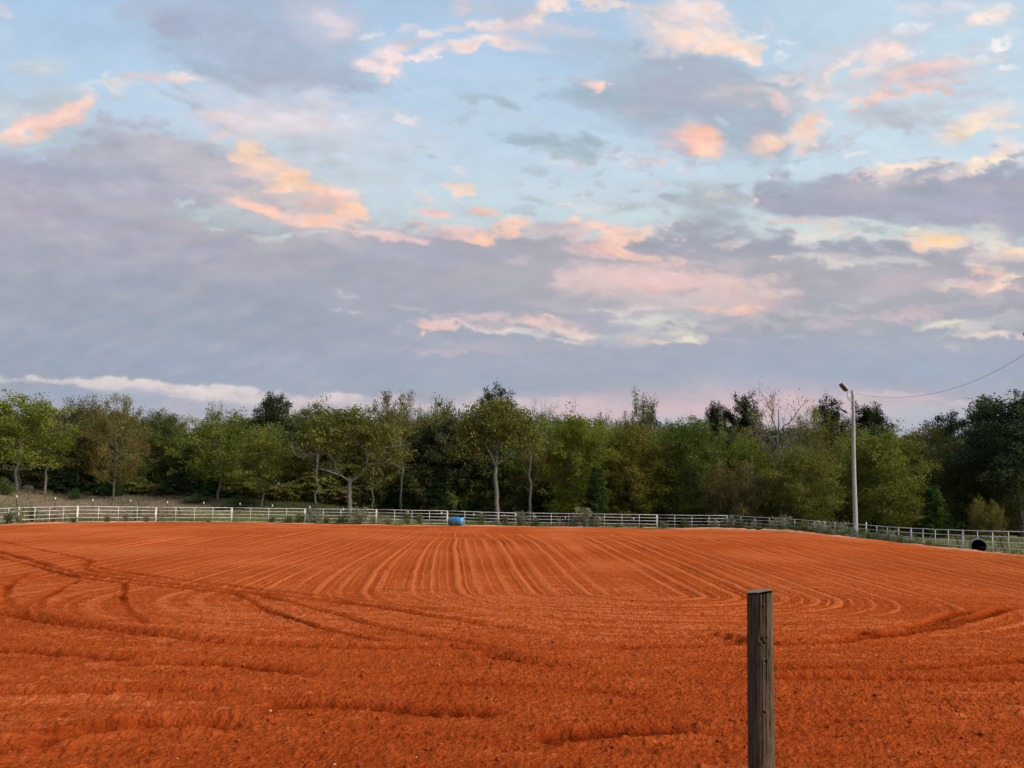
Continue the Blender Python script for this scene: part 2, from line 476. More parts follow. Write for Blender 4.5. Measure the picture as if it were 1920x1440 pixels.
m1 = N(nt, 'ShaderNodeMath', operation='MULTIPLY_ADD'); nt.links.new(vo.outputs['Distance'], m1.inputs[0]); m1.inputs[1].default_value = -0.9; nt.links.new(n2a, m1.inputs[2])
m2_ = N(nt, 'ShaderNodeMath', operation='MULTIPLY_ADD'); nt.links.new(vo2.outputs['Distance'], m2_.inputs[0]); m2_.inputs[1].default_value = -0.4; nt.links.new(m1.outputs[0], m2_.inputs[2])
n2 = m2_.outputs[0]
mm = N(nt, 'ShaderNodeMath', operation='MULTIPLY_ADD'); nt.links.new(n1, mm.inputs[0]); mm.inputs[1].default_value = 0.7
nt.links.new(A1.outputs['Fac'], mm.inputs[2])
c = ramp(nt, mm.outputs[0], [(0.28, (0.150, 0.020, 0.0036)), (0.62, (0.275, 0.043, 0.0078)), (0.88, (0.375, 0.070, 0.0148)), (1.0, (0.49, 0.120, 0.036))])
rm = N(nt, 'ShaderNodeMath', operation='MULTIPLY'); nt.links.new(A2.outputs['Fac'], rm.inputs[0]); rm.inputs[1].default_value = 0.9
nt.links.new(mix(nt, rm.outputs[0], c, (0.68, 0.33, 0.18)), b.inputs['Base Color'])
bump(nt, b, n2, 1.0, 0.030)
tag(link('arena_dirt', me, m), kind='structure')
del X, Y, Z, H, TH, RR, SD, V, Q, fz, fA, fB, fC, fD

# loose clods and pebbles
def blob(r, seed):
    g = np.random.default_rng(seed)
    t = (1 + 5 ** .5) / 2
    v = np.array([(-1, t, 0), (1, t, 0), (-1, -t, 0), (1, -t, 0), (0, -1, t), (0, 1, t), (0, -1, -t), (0, 1, -t), (t, 0, -1), (t, 0, 1), (-t, 0, -1), (-t, 0, 1)], float)
    v /= np.linalg.norm(v[0]); v *= g.uniform(0.7, 1.25, (12, 1)) * r
    v[:, 2] *= 0.7
    f = np.array([(0, 11, 5), (0, 5, 1), (0, 1, 7), (0, 7, 10), (0, 10, 11), (1, 5, 9), (5, 11, 4), (11, 10, 2), (10, 7, 6), (7, 1, 8), (3, 9, 4), (3, 4, 2), (3, 2, 6), (3, 6, 8), (3, 8, 9), (4, 9, 5), (2, 4, 11), (6, 2, 10), (8, 6, 7), (9, 8, 1)])
    return v, f
VV = []; FF = []; n = 0; CC = []
for i in range(2600):
    r = 3.2 + 24 * rng.random() ** 1.7; t = rng.uniform(-0.75, 0.75)
    x, y = r * math.sin(t), r * math.cos(t)
    s = 0.005 + 0.016 * rng.random() ** 3.2
    v_, f_ = blob(s, i); v_ = v_ + [x, y, t_pad(x, y) + 0.035 + 0.02 * rng.random() + 0.10 * float(fbm(np.array([x / 14]), np.array([y / 14]), 10, 2)[0])]
    VV.append(v_); FF.append(f_ + n); n += 12
    k = rng.random()
    col = np.array((0.26, 0.042, 0.009)) * rng.uniform(0.6, 1.3)
    if k > 0.965: col = np.array((0.55, 0.30, 0.18)) * rng.uniform(0.7, 1.1)
    CC.append(np.repeat(col[None], 12, 0))
me = mesh_np('soil_clods', np.concatenate(VV), np.concatenate(FF))
add_attr(me, 'col', np.concatenate(CC))
m, nt, b = mat_new('clod', 0.95, 0.1)
A1 = N(nt, 'ShaderNodeAttribute', attribute_name='col'); nt.links.new(A1.outputs['Color'], b.inputs['Base Color'])
tag(link('soil_clods', me, m), 'loose red clods and pebbles scattered over the raked dirt', 'soil clods', kind='stuff')

exec_parts = []
#@@SKY
# ------------------------------------------------------------------ sky with clouds (photo layout turned into directions)
az = spaced([(-85, -38, 1.0), (-38, 38, 0.115), (38, 86, 1.0)])
el = spaced([(-3, 5, 0.12), (5, 41, 0.115), (41, 72, 1.0)])
AZ, EL = np.meshgrid(np.radians(az), np.radians(el))
D = np.stack([np.sin(AZ) * np.cos(EL), np.cos(AZ) * np.cos(EL), np.sin(EL)], -1)
PX = project(D.reshape(-1, 3) * 100 + [0, 0, EYE]); px = PX[:, 0].astype(np.float32); py = PX[:, 1].astype(np.float32)
q = D.reshape(-1, 3) @ CMN; bad = (-q[:, 2]) < 0.25
px = np.where(bad | (np.abs(px) > 6000), np.sign(D.reshape(-1, 3)[:, 0]) * 4000, px); py = np.where(bad, -600, py)
px = np.clip(px, -3000, 5000); py = np.clip(py, -1500, 1100)
B = []
for k, (sx_, sy_) in enumerate([(150, 62), (46, 22), (300, 90), (90, 30), (24, 13), (60, 22), (13, 7)]):
    B.append(fbm(px / sx_ + k * 9, py / sy_ + k * 4, k, 5, 0.55))
diag = fbm((px + py * 1.2) / 130, (py - px * 0.25) / 26, 8, 5, 0.55)     # wind-drawn fibres
diag2 = fbm((px - py * 1.0) / 120, (py + px * 0.35) / 24, 9, 5, 0.55)
ux = px + 26 * B[0] + 12 * B[1] + 12 * B[4] + 5 * B[6]; uy = py + 15 * B[3] + 9 * B[1] + 8 * B[4] + 3.5 * B[6]
col = np.zeros((len(px), 3), np.float32)
gy = [-600, 0, 150, 300, 420, 520, 800]
for c_, vals in enumerate([(150, 170, 180, 190, 194, 198, 205), (180, 199, 207, 213, 218, 214, 205), (222, 231, 234, 234, 230, 218, 205)]):
    col[:, c_] = np.interp(py, gy, vals)
r_ = ss(1000, 1700, px) * ss(700, 200, py)
col += (np.array([200, 222, 234], np.float32) - col) * (0.6 * r_)[:, None]
def lay(mask, c_):
    global col
    col += (np.array(c_, np.float32) - col) * mask[:, None]
_eg = np.random.default_rng(21)
def E(x, y, rx, ry, ang, c_, op=0.8, soft=0.8, na=0.5, fld=None):
    E0(x, y, rx, ry, ang, c_, op, soft, na, fld)
    if c_[0] > 226 and rx >= 14 and ry >= 6:                    # cauliflower lumps inside the lit puffs
        for _ in range(int(min(9, 3 + rx / 9))):
            t = _eg.uniform(-0.85, 0.85); w = _eg.uniform(-0.8, 0.7); a_ = math.radians(ang)
            f = _eg.uniform(0.16, 0.34); d = _eg.uniform(-16, 9)
            E0(x + t * rx * math.cos(a_) - w * ry * math.sin(a_), y + t * rx * math.sin(a_) + w * ry * math.cos(a_), max(5, rx * f), max(3, ry * f * 1.3), ang + _eg.uniform(-20, 20),
               tuple(min(255, q + d * k_) for q, k_ in zip(c_, (0.7, 1.1, 1.3))), op * 0.6, 0.7, 0.8, None)
def E0(x, y, rx, ry, ang, c_, op=0.8, soft=0.8, na=0.5, fld=None):
    a_ = math.radians(ang); R_ = 2.6 * max(rx, ry)
    idx = np.nonzero((abs(px - x) < R_ + 60) & (abs(py - y) < R_ + 60))[0]
    dx = ux[idx] - x; dy = uy[idx] - y
    X_ = (dx * math.cos(a_) + dy * math.sin(a_)) / rx; Y_ = (-dx * math.sin(a_) + dy * math.cos(a_)) / ry
    r = np.sqrt(X_ * X_ + Y_ * Y_)
    nf = (B[1] if fld is None else fld)[idx]
    soft = soft * 1.4
    mk = ss(1 + soft * 0.5, max(0.02, 1 - soft * 0.5), r * 0.96 + 1.25 * na * nf + 0.85 * na * B[4][idx]) * op * np.clip(0.92 + 0.5 * B[5][idx], 0.3, 1)
    c_ = tuple(v_ * 0.90 + 0.10 * w_ for v_, w_ in zip(c_, (198, 204, 214)))
    col[idx] += (np.array(c_, np.float32) - col[idx]) * mk[:, None]
def PG(P, c_, op=1.0, soft=30, na=18, fld=None):
    d = poly_sd(ux, uy, np.array(P, float))
    lay(ss(-soft * 1.4, soft * 1.4, d + na * (B[1] if fld is None else fld) * 1.7 + 0.5 * na * B[4]) * op, c_)
LAV = (172, 178, 200); PNK = (246, 208, 200); PEA = (255, 214, 190); GRY = (166, 182, 200); CRM = (240, 232, 224)
# thin veils everywhere
lay(np.clip(0.10 + 0.45 * diag, 0, 0.35) * ss(0, 400, py + 150) * 0.55, (200, 206, 218))
# upper left
PG([(240, 20), (330, -60), (620, -60), (680, 60), (690, 150), (620, 180), (520, 175), (440, 150), (370, 120), (290, 85)], (172, 188, 212), 0.8, 34, 26, diag2)
E(390, 45, 120, 22, 8, (164, 178, 206), 0.7, 1.0, 0.5); E(330, 55, 60, 16, 20, (162, 174, 204), 0.5)
E(520, 120, 150, 24, 12, (166, 180, 204), 0.6, 1.0, 0.6, diag2); E(580, 150, 110, 16, 8, (170, 178, 202), 0.7, 0.9, 0.5)
E(470, 175, 100, 9, 27, (160, 178, 196), 0.6, 1.0, 0.7, diag2); E(420, 140, 90, 8, 24, (158, 176, 196), 0.5, 1.0, 0.7, diag2)
E(340, 180, 38, 5, 24, (158, 178, 190), 0.6); E(350, 165, 22, 5, 50, (166, 182, 194), 0.5)
E(610, 40, 60, 40, 20, (205, 205, 222), 0.7, 1.2); E(625, 40, 30, 20, 30, (222, 210, 220), 0.6, 1.2)
E(0, 15, 26, 10, 10, (216, 212, 222), 0.6); E(10, 70, 20, 28, 0, (196, 212, 226), 0.5, 1.2)
E(60, 125, 55, 13, 5, (196, 208, 218), 0.75, 1.1); E(100, 130, 20, 5, -5, (214, 214, 220), 0.6)
E(205, 160, 46, 9, -4, (218, 224, 226), 0.8, 0.9, 0.7); E(217, 142, 11, 7, 0, (232, 228, 226), 0.7)
E(315, 142, 70, 11, 4, (214, 200, 206), 0.8, 0.8, 0.5); E(350, 143, 32, 7, 10, (252, 226, 214), 0.95, 0.9, 0.4); E(290, 140, 40, 6, 6, (216, 196, 204), 0.7)
E(60, 210, 110, 42, -8, (192, 200, 210), 0.75, 0.9, 0.5); E(85, 225, 85, 17, -25, (246, 206, 200), 0.95, 0.8, 0.5, diag)
E(140, 200, 40, 11, -25, (252, 214, 200), 0.85, 0.8); E(60, 245, 50, 12, -20, (250, 210, 200), 0.8)
E(20, 265, 40, 12, 0, (226, 214, 208), 0.6); E(190, 228, 20, 8, 10, (190, 190, 208), 0.7)
E(120, 255, 60, 12, -10, (172, 196, 208), 0.6, 1.0, 0.7, diag)
# pale creamy veil under the upper left cloud
E(560, 230, 170, 45, 10, (212, 208, 220), 0.75, 1.3, 0.4, diag2); E(510, 225, 110, 24, 2, (228, 214, 222), 0.8, 1.2, 0.5)
E(415, 215, 40, 12, 0, (236, 216, 218), 0.7, 1.1); E(425, 250, 34, 9, -25, (234, 212, 212), 0.7, 1.0); E(600, 190, 60, 14, 10, (206, 208, 220), 0.7, 1.2, 0.7, diag2)
E(640, 300, 130, 60, 15, (196, 208, 218), 0.6, 1.4)
# the lavender deck filling the lower sky
PG([(-900, 300), (0, 305), (80, 292), (140, 270), (200, 236), (290, 243), (400, 268), (455, 300), (520, 345), (640, 398), (760, 440), (860, 440), (960, 432),
    (1060, 425), (1180, 440), (1250, 428), (1330, 415), (1420, 440), (1600, 452), (1760, 470), (2400, 400), (2900, 400), (2900, 1300), (-900, 1300)], (171, 176, 192), 0.96, 20, 20)
E(150, 330, 220, 30, 8, (166, 176, 204), 0.6, 1.2); E(330, 300, 150, 26, 14, (184, 186, 206), 0.7, 1.2)
E(370, 315, 90, 28, 25, (198, 194, 206), 0.7, 1.2); E(100, 400, 260, 40, 12, (176, 174, 198), 0.6, 1.3, 0.5, diag2); E(230, 350, 70, 14, 0, (190, 186, 204), 0.5, 1.2)
E(40, 350, 60, 40, 30, (180, 174, 200), 0.5, 1.2)
E(60, 480, 420, 55, 6, (162, 174, 200), 0.6, 1.3, 0.5, diag2); E(250, 610, 620, 110, 0, (152, 168, 189), 0.8, 1.5, 0.3); E(420, 500, 320, 26, 12, (176, 180, 202), 0.5, 1.2, 0.5, diag2)
E(760, 660, 560, 44, 0, (165, 173, 196), 0.7, 1.3); E(560, 430, 140, 16, 14, (182, 182, 202), 0.6, 1.2)
E(420, 690, 700, 36, 3, (152, 170, 196), 0.6, 1.2); E(1300, 680, 560, 40, 0, (168, 178, 200), 0.7, 1.3); E(1750, 690, 360, 50, 0, (160, 176, 202), 0.8, 1.3)
E(820, 480, 170, 26, 0, (164, 174, 200), 0.7, 1.2); E(1050, 520, 240, 40, 0, (176, 180, 196), 0.7, 1.3); E(700, 470, 80, 10, 12, (184, 190, 208), 0.5, 1, 0.8)
lay(np.clip(0.5 * diag2 * ss(380, 460, py) * ss(1100, 500, px), 0, 0.28), (190, 190, 208))
lay(np.clip(-0.5 * diag2 * ss(380, 460, py) * ss(1100, 500, px), 0, 0.28), (154, 168, 194))
# gaps at its edge
E(410, 398, 60, 7, -12, (184, 212, 220), 0.8, 1, 0.7); E(350, 375, 20, 5, -20, (190, 212, 222), 0.7); E(440, 412, 110, 16, 4, (174, 196, 208), 0.7, 1.1, 0.6)
E(545, 442, 40, 6, -6, (196, 224, 226), 0.85, 1, 0.8); E(608, 436, 26, 4, 8, (198, 226, 228), 0.8, 1, 0.8); E(500, 450, 40, 8, 0, (200, 204, 206), 0.6)
E(415, 430, 20, 4, 10, (196, 220, 226), 0.7)
# the peach band
PG([(415, 285), (470, 268), (495, 280), (510, 305), (560, 320), (580, 345), (640, 352), (672, 385), (668, 410), (640, 435), (590, 425), (540, 405), (500, 392), (440, 375), (470, 340), (440, 315)], (208, 200, 204), 0.85, 20, 22)
E(475, 282, 24, 13, 10, (255, 222, 196), 0.95, 0.8); E(490, 310, 46, 15, 22, PEA, 0.95, 0.8); E(548, 335, 40, 13, 20, (255, 216, 188), 0.95, 0.7); E(440, 295, 20, 8, 10, (252, 214, 196), 0.9)
E(470, 325, 34, 9, 5, (240, 208, 202), 0.7); E(535, 350, 30, 8, 0, (255, 216, 190), 0.8)
E(625, 365, 36, 16, 10, (252, 208, 194), 0.9, 0.8); E(650, 398, 26, 16, 0, (255, 212, 186), 0.95, 0.7); E(600, 375, 40, 14, 0, (236, 204, 202), 0.7)
E(480, 388, 42, 8, 12, (252, 206, 194), 0.95, 0.7); E(515, 398, 24, 6, 12, (255, 208, 190), 0.9); E(570, 410, 40, 9, 6, (240, 204, 200), 0.8, 0.8); E(620, 415, 50, 10, 4, (250, 206, 192), 0.8)
E(640, 432, 26, 5, 15, (254, 204, 192), 0.8); E(720, 442, 50, 7, 10, (232, 200, 204), 0.8); E(760, 452, 40, 6, 8, (236, 202, 204), 0.8); E(690, 440, 30, 4, 12, (246, 206, 200), 0.7)
# top centre puffs
E(735, 80, 50, 15, -25, (200, 208, 226), 0.6, 1.2); E(700, 65, 24, 7, -25, (226, 222, 228), 0.8); E(770, 50, 16, 7, 0, (226, 218, 226), 0.7)
E(735, 105, 34, 16, -30, (240, 218, 220), 0.9, 0.9); E(700, 125, 34, 8, 10, (244, 220, 220), 0.9, 0.8); E(738, 140, 26, 13, 0, (252, 222, 214), 0.95, 0.8); E(760, 105, 12, 20, 0, (240, 216, 218), 0.8)
E(780, 78, 44, 9, -15, (210, 208, 222), 0.8); E(805, 62, 18, 7, 0, (236, 222, 222), 0.8); E(718, 120, 8, 8, 0, (190, 200, 220), 0.5)
E(790, 112, 20, 7, -15, (246, 222, 220), 0.9); E(822, 102, 17, 12, -10, (254, 228, 220), 0.95, 0.8); E(845, 90, 40, 10, -15, (226, 214, 222), 0.8)
E(880, 84, 22, 11, -20, (250, 226, 222), 0.95, 0.8); E(935, 74, 44, 9, 6, (234, 218, 222), 0.9); E(985, 82, 40, 6, 8, (214, 212, 224), 0.7); E(925, 70, 14, 7, 0, (250, 228, 222), 0.8)
E(870, 52, 46, 8, -12, (222, 210, 218), 0.8); E(890, 48, 16, 8, 0, (246, 224, 220), 0.8); E(950, 45, 70, 14, -4, (216, 210, 222), 0.85, 1); E(1000, 35, 15, 18, 0, (254, 226, 214), 0.95, 0.8)
E(1000, 52, 60, 12, 2, (220, 208, 218), 0.7); E(930, 45, 34, 7, -8, (236, 218, 220), 0.7); E(1060, 52, 50, 8, 6, (206, 208, 224), 0.7)
E(930, 18, 80, 16, -6, (186, 196, 216), 0.7, 1.1); E(865, 8, 24, 16, 0, (222, 204, 212), 0.7); E(1045, 8, 32, 11, 10, (252, 226, 214), 0.9, 0.8); E(1120, 5, 60, 9, 2, (246, 224, 216), 0.8)
E(755, 218, 26, 5, 30, (226, 226, 228), 0.85, 0.8); E(770, 222, 13, 5, -30, (236, 226, 226), 0.8)
E(905, 182, 52, 5, 8, (168, 190, 206), 0.8, 0.8, 0.3); E(945, 190, 24, 5, 22, (168, 190, 206), 0.8, 0.8, 0.3); E(868, 215, 26, 11, -20, (176, 196, 214), 0.7); E(845, 232, 26, 4, -18, (178, 196, 216), 0.6)
# dark scud, centre
E(1010, 262, 66, 7, 3, (160, 184, 202), 0.85, 1, 0.7); E(1060, 272, 62, 17, 6, (162, 184, 200), 0.85, 0.9, 0.8); E(1110, 262, 26, 7, 25, (164, 184, 202), 0.8); E(1040, 278, 40, 5, 10, (190, 212, 224), 0.5)
E(1090, 295, 40, 6, 4, (190, 198, 206), 0.7); E(1010, 318, 14, 5, 0, (170, 192, 206), 0.6); E(810, 296, 18, 5, 6, (172, 194, 212), 0.7); E(790, 275, 22, 4, 20, (180, 200, 216), 0.6)
E(1015, 147, 14, 5, 0, (176, 194, 210), 0.7); E(1125, 322, 24, 3, -6, (176, 196, 206), 0.6); E(1160, 280, 14, 3, 0, (176, 196, 208), 0.6); E(1160, 300, 14, 3, 0, (176, 196, 208), 0.6)
# right-hand big grey cloud under pink towers
PG([(1040, 180), (1100, 160), (1180, 160), (1200, 120), (1180, 80), (1230, 90), (1290, 95), (1400, 125), (1480, 150), (1520, 190), (1490, 230), (1470, 300), (1420, 305), (1370, 280),
    (1290, 235), (1230, 250), (1160, 230), (1090, 205)], (166, 184, 204), 0.92, 22, 24)
E(1110, 90, 70, 22, 15, (176, 196, 220), 0.6, 1.3); E(1180, 130, 60, 34, 20, (168, 188, 208), 0.7, 1.2); E(1250, 180, 80, 26, 10, (168, 178, 198), 0.7, 1.2); E(1100, 178, 50, 12, 5, (158, 182, 198), 0.7)
E(1310, 130, 80, 30, 10, (170, 180, 202), 0.8, 1.2); E(1320, 190, 90, 24, 15, (172, 178, 200), 0.7, 1.2); E(1195, 215, 34, 12, 15, (184, 184, 196), 0.7); E(1400, 175, 80, 22, 5, (196, 196, 208), 0.7, 1.1)
E(1380, 225, 34, 20, 40, (164, 186, 206), 0.8, 1.1); E(1360, 232, 20, 5, 35, (196, 216, 228), 0.6); E(1440, 255, 40, 28, -10, (184, 182, 200), 0.8, 1)
E(1275, 50, 80, 46, 10, (224, 216, 222), 0.92, 0.9, 0.7); E(1300, 22, 60, 26, 10, (240, 222, 220), 0.9, 0.9, 0.7); E(1310, 60, 50, 16, 10, (250, 226, 216), 0.85, 0.8, 0.7); E(1330, 85, 62, 12, 10, (252, 222, 208), 0.85, 0.9, 0.7)
E(1222, 45, 12, 11, 0, (250, 226, 220), 0.9, 0.8); E(1205, 32, 9, 6, 30, (230, 224, 228), 0.8); E(1385, 92, 34, 15, 25, (255, 226, 210), 0.95, 0.7, 0.6); E(1412, 105, 18, 6, 25, (254, 230, 220), 0.9)
E(1415, 65, 20, 5, -8, (230, 232, 236), 0.85); E(1405, 80, 18, 5, 8, (236, 230, 228), 0.8); E(1430, 45, 16, 7, 30, (206, 218, 232), 0.5)
E(1465, 83, 10, 5, -20, (228, 230, 234), 0.85); E(1461, 102, 8, 6, 0, (230, 232, 234), 0.85)
E(1102, 158, 22, 6, 5, (226, 204, 208), 0.85); E(1115, 163, 20, 8, -5, (246, 208, 202), 0.95, 0.7); E(1080, 152, 16, 5, 10, (190, 190, 204), 0.7)
E(1300, 270, 66, 32, 6, (186, 180, 196), 0.85, 0.8, 0.4); E(1322, 270, 40, 26, 20, (254, 200, 178), 0.97, 0.8, 0.3); E(1300, 262, 34, 18, 10, (248, 198, 186), 0.7, 1); E(1328, 290, 26, 10, 0, (255, 214, 186), 0.8, 0.9); E(1246, 304, 26, 4, -4, (246, 204, 196), 0.8); E(1250, 282, 22, 8, -15, (196, 186, 200), 0.7)
E(1440, 270, 34, 18, -10, (246, 210, 194), 0.9, 1.1, 0.4); E(1455, 265, 18, 12, 0, (255, 220, 196), 0.8, 1); E(1515, 240, 28, 17, -35, (252, 216, 200), 0.92, 0.8, 0.7); E(1500, 262, 22, 18, 0, (238, 212, 204), 0.7, 1); E(1540, 260, 26, 6, -30, (188, 190, 204), 0.7)
E(1455, 190, 24, 12, 40, (240, 206, 204), 0.8, 0.9); E(1385, 165, 40, 12, -4, (208, 200, 208), 0.8); E(1525, 172, 20, 13, 20, (252, 222, 210), 0.9, 0.8, 0.6); E(1475, 148, 40, 9, 0, (232, 216, 216), 0.8)
# right fibres
for x, y, rx, ry, an, c_, op in [(1690, 55, 60, 6, -22, (226, 228, 236), .8), (1660, 68, 40, 7, -25, (220, 224, 234), .7), (1600, 100, 110, 22, -18, (204, 208, 222), .8), (1665, 95, 34, 12, -15, (240, 216, 214), .85),
        (1570, 130, 50, 8, -35, (228, 216, 220), .8), (1565, 140, 34, 6, -42, (250, 226, 218), .85), (1690, 115, 40, 6, -25, (228, 222, 226), .8), (1625, 135, 26, 5, -28, (248, 222, 218), .8), (1620, 165, 130, 22, -8, (202, 208, 220), .8),
        (1740, 140, 90, 26, -14, (204, 200, 212), .9), (1745, 128, 50, 8, -12, (240, 208, 204), .85), (1700, 150, 50, 7, -28, (232, 204, 206), .8), (1750, 165, 100, 7, -14, (240, 204, 200), .85), (1640, 190, 44, 9, -12, (248, 206, 196), .9),
        (1690, 180, 40, 6, -12, (240, 204, 200), .8), (1660, 210, 50, 16, 0, (182, 190, 204), .85), (1720, 215, 80, 20, -5, (194, 202, 214), .8), (1820, 150, 50, 5, -12, (214, 206, 216), .7), (1830, 175, 40, 10, -5, (206, 206, 218), .6),
        (1855, 30, 34, 15, -15, (250, 230, 224), .95), (1835, 42, 18, 10, 0, (246, 228, 222), .9), (1880, 75, 26, 9, -25, (240, 234, 236), .9), (1850, 108, 14, 8, 0, (226, 226, 232), .7), (1885, 128, 14, 6, 0, (236, 230, 232), .8), (1760, 15, 60, 10, -5, (222, 220, 232), .6),
        (1600, 250, 60, 6, -22, (186, 196, 206), .7), (1590, 265, 40, 5, -28, (184, 194, 206), .6), (1830, 225, 60, 18, -18, (240, 222, 212), .9), (1820, 235, 46, 12, -20, (254, 230, 206), .9), (1880, 215, 60, 16, -8, (226, 218, 220), .8),
        (1760, 248, 30, 4, -10, (248, 232, 220), .8), (1900, 240, 20, 5, 0, (244, 226, 216), .8), (1890, 275, 28, 15, 0, (238, 218, 214), .85), (1880, 290, 22, 6, -10, (250, 226, 208), .8), (1605, 287, 16, 4, -15, (230, 230, 228), .7),
        (1510, 302, 16, 4, -30, (172, 188, 204), .8), (1320, 312, 30, 4, -5, (174, 192, 206), .7), (1485, 305, 9, 4, 0, (172, 188, 204), .6)]:
    E(x, y, rx, ry, an, c_, op, 0.95, 0.75, diag if ry < 14 else None)
# right bank of cloud
PG([(1420, 350), (1450, 328), (1500, 345), (1600, 330), (1700, 320), (1830, 310), (1900, 300), (2300, 250), (2300, 450), (1900, 440), (1800, 425), (1700, 415), (1600, 412), (1500, 408), (1440, 395), (1400, 370)], (165, 172, 192), 0.94, 13, 18)
E(1500, 350, 70, 16, 5, (160, 178, 196), 0.7, 1.1); E(1640, 350, 90, 10, -5, (194, 188, 202), 0.6); E(1650, 330, 60, 7, -8, (226, 206, 208), 0.85); E(1720, 312, 70, 6, -4, (246, 226, 212), 0.9); E(1780, 325, 50, 6, -12, (220, 206, 208), 0.8); E(1850, 303, 34, 6, -12, (254, 234, 214), 0.9)
E(1620, 368, 60, 12, -4, (180, 180, 200), 0.6); E(1860, 350, 50, 14, -8, (184, 182, 202), 0.6); E(1850, 390, 160, 20, 0, (164, 172, 200), 0.7, 1.2)
E(1270, 375, 60, 12, 0, (164, 182, 196), 0.85, 0.9, 0.9); E(1240, 370, 16, 8, 0, (158, 178, 192), 0.8); E(1330, 360, 50, 12, 10, (178, 190, 204), 0.8, 1, 0.8); E(1340, 385, 70, 10, 5, (188, 200, 208), 0.7, 1, 0.8); E(1225, 390, 40, 6, 0, (176, 194, 202), 0.7); E(1180, 355, 20, 4, 0, (178, 198, 206), 0.7)
E(1418, 372, 10, 7, 0, (252, 216, 206), 0.95); E(1300, 340, 50, 5, 0, (186, 200, 208), 0.5); E(1350, 345, 20, 3, -10, (170, 188, 200), 0.6)
# row of pink puffs on the deck edge
for x, y, rx, ry, an, c_, op in [(856, 345, 26, 8, 0, (250, 224, 208), .9), (862, 352, 10, 14, 0, (252, 222, 204), .9), (838, 345, 12, 5, 10, (246, 222, 210), .8), (858, 314, 14, 5, 0, (226, 216, 220), .7), (800, 370, 22, 5, 5, (220, 214, 216), .7),
        (800, 398, 30, 8, 4, (240, 198, 196), .9), (815, 400, 16, 5, 0, (250, 206, 196), .8), (905, 393, 18, 6, -5, (250, 208, 196), .9), (775, 425, 18, 10, 0, (236, 204, 204), .8), (745, 428, 20, 7, 0, (196, 204, 214), .7),
        (860, 445, 42, 13, 4, (246, 204, 198), .95), (882, 450, 18, 8, 0, (255, 212, 190), .9), (820, 440, 30, 10, 0, (214, 196, 204), .8), (945, 427, 34, 13, -6, (248, 206, 196), .95), (935, 425, 20, 10, -20, (255, 214, 190), .8), (965, 422, 20, 7, 0, (254, 210, 194), .8),
        (1078, 412, 18, 6, 0, (255, 222, 200), .95), (1120, 425, 40, 10, 0, (250, 214, 202), .9), (1060, 432, 40, 12, 0, (226, 202, 206), .85), (1020, 425, 40, 8, -4, (196, 190, 204), .8), (1105, 437, 18, 5, 0, (188, 214, 224), .8),
        (1155, 445, 40, 14, -10, (250, 212, 198), .9), (1190, 438, 30, 8, -15, (254, 216, 196), .85), (1170, 455, 30, 14, 0, (252, 214, 198), .8), (1085, 460, 40, 12, 0, (216, 196, 202), .7), (1120, 470, 60, 13, 3, (236, 200, 200), .8), (1160, 473, 34, 7, 15, (252, 210, 196), .85),
        (1215, 485, 18, 7, 10, (250, 208, 196), .9), (1230, 430, 50, 5, -12, (214, 212, 214), .7), (1265, 490, 14, 6, 20, (250, 204, 196), .8)]:
    E(x, y, rx, ry, an, c_, op, 0.8, 0.6)
# dark tongue and windows to the right
PG([(1180, 462), (1220, 440), (1290, 432), (1380, 430), (1420, 445), (1520, 452), (1700, 455), (1760, 480), (1680, 485), (1500, 480), (1400, 480), (1300, 472), (1230, 476)], (160, 171, 190), 0.9, 10, 12)
E(1340, 415, 60, 22, 10, (164, 180, 198), 0.85, 0.9); E(1470, 425, 90, 8, 2, (200, 222, 226), 0.9, 0.9, 0.6); E(1560, 415, 60, 5, 0, (234, 206, 204), 0.85); E(1490, 415, 40, 4, 2, (222, 204, 206), 0.7); E(1540, 438, 70, 9, -3, (210, 220, 220), 0.9, 0.9, 0.8); E(1630, 425, 60, 10, 3, (206, 222, 224), 0.85, 0.9, 0.9)
E(1700, 445, 90, 8, 0, (200, 216, 220), 0.8, 0.9, 0.9); E(1760, 422, 50, 8, 8, (198, 216, 222), 0.7, 0.9, 0.9); E(1640, 432, 30, 5, 0, (172, 188, 198), 0.7); E(1690, 412, 60, 8, 0, (174, 180, 200), 0.7)
E(1770, 455, 60, 21, 8, (246, 218, 196), 0.95, 0.9, 0.5); E(1785, 458, 36, 12, 8, (255, 222, 178), 0.95, 0.9); E(1718, 428, 14, 5, 0, (254, 226, 206), 0.85); E(1820, 465, 24, 10, 0, (232, 216, 212), 0.8)
E(1865, 450, 30, 24, 10, (232, 228, 220), 0.9, 0.9, 0.9); E(1870, 430, 30, 12, 0, (206, 216, 220), 0.7, 1, 0.8); E(1905, 475, 22, 14, 0, (255, 228, 198), 0.9); E(1860, 485, 40, 12, 0, (200, 192, 204), 0.8, 1, 0.8); E(1900, 420, 30, 20, 0, (166, 172, 196), 0.7); E(1860, 500, 40, 5, 8, (240, 222, 208), 0.85, 1, 0.8)
E(1870, 512, 50, 6, 6, (244, 208, 198), 0.85, 1, 0.8); E(1900, 522, 34, 6, -10, (240, 222, 206), 0.85); E(1840, 535, 90, 9, 0, (232, 200, 200), 0.8, 1, 0.7); E(1875, 533, 24, 5, -15, (250, 222, 206), 0.85); E(1790, 532, 40, 4, 0, (240, 212, 206), 0.7)
E(1560, 485, 110, 10, 0, (192, 198, 206), 0.8, 1, 0.7); E(1455, 484, 16, 6, 0, (232, 212, 206), 0.8); E(1580, 488, 46, 5, 0, (216, 218, 218), 0.8, 1, 0.9); E(1680, 485, 60, 5, 6, (214, 216, 216), 0.8, 1, 0.8); E(1390, 490, 60, 8, 5, (184, 184, 200), 0.7)
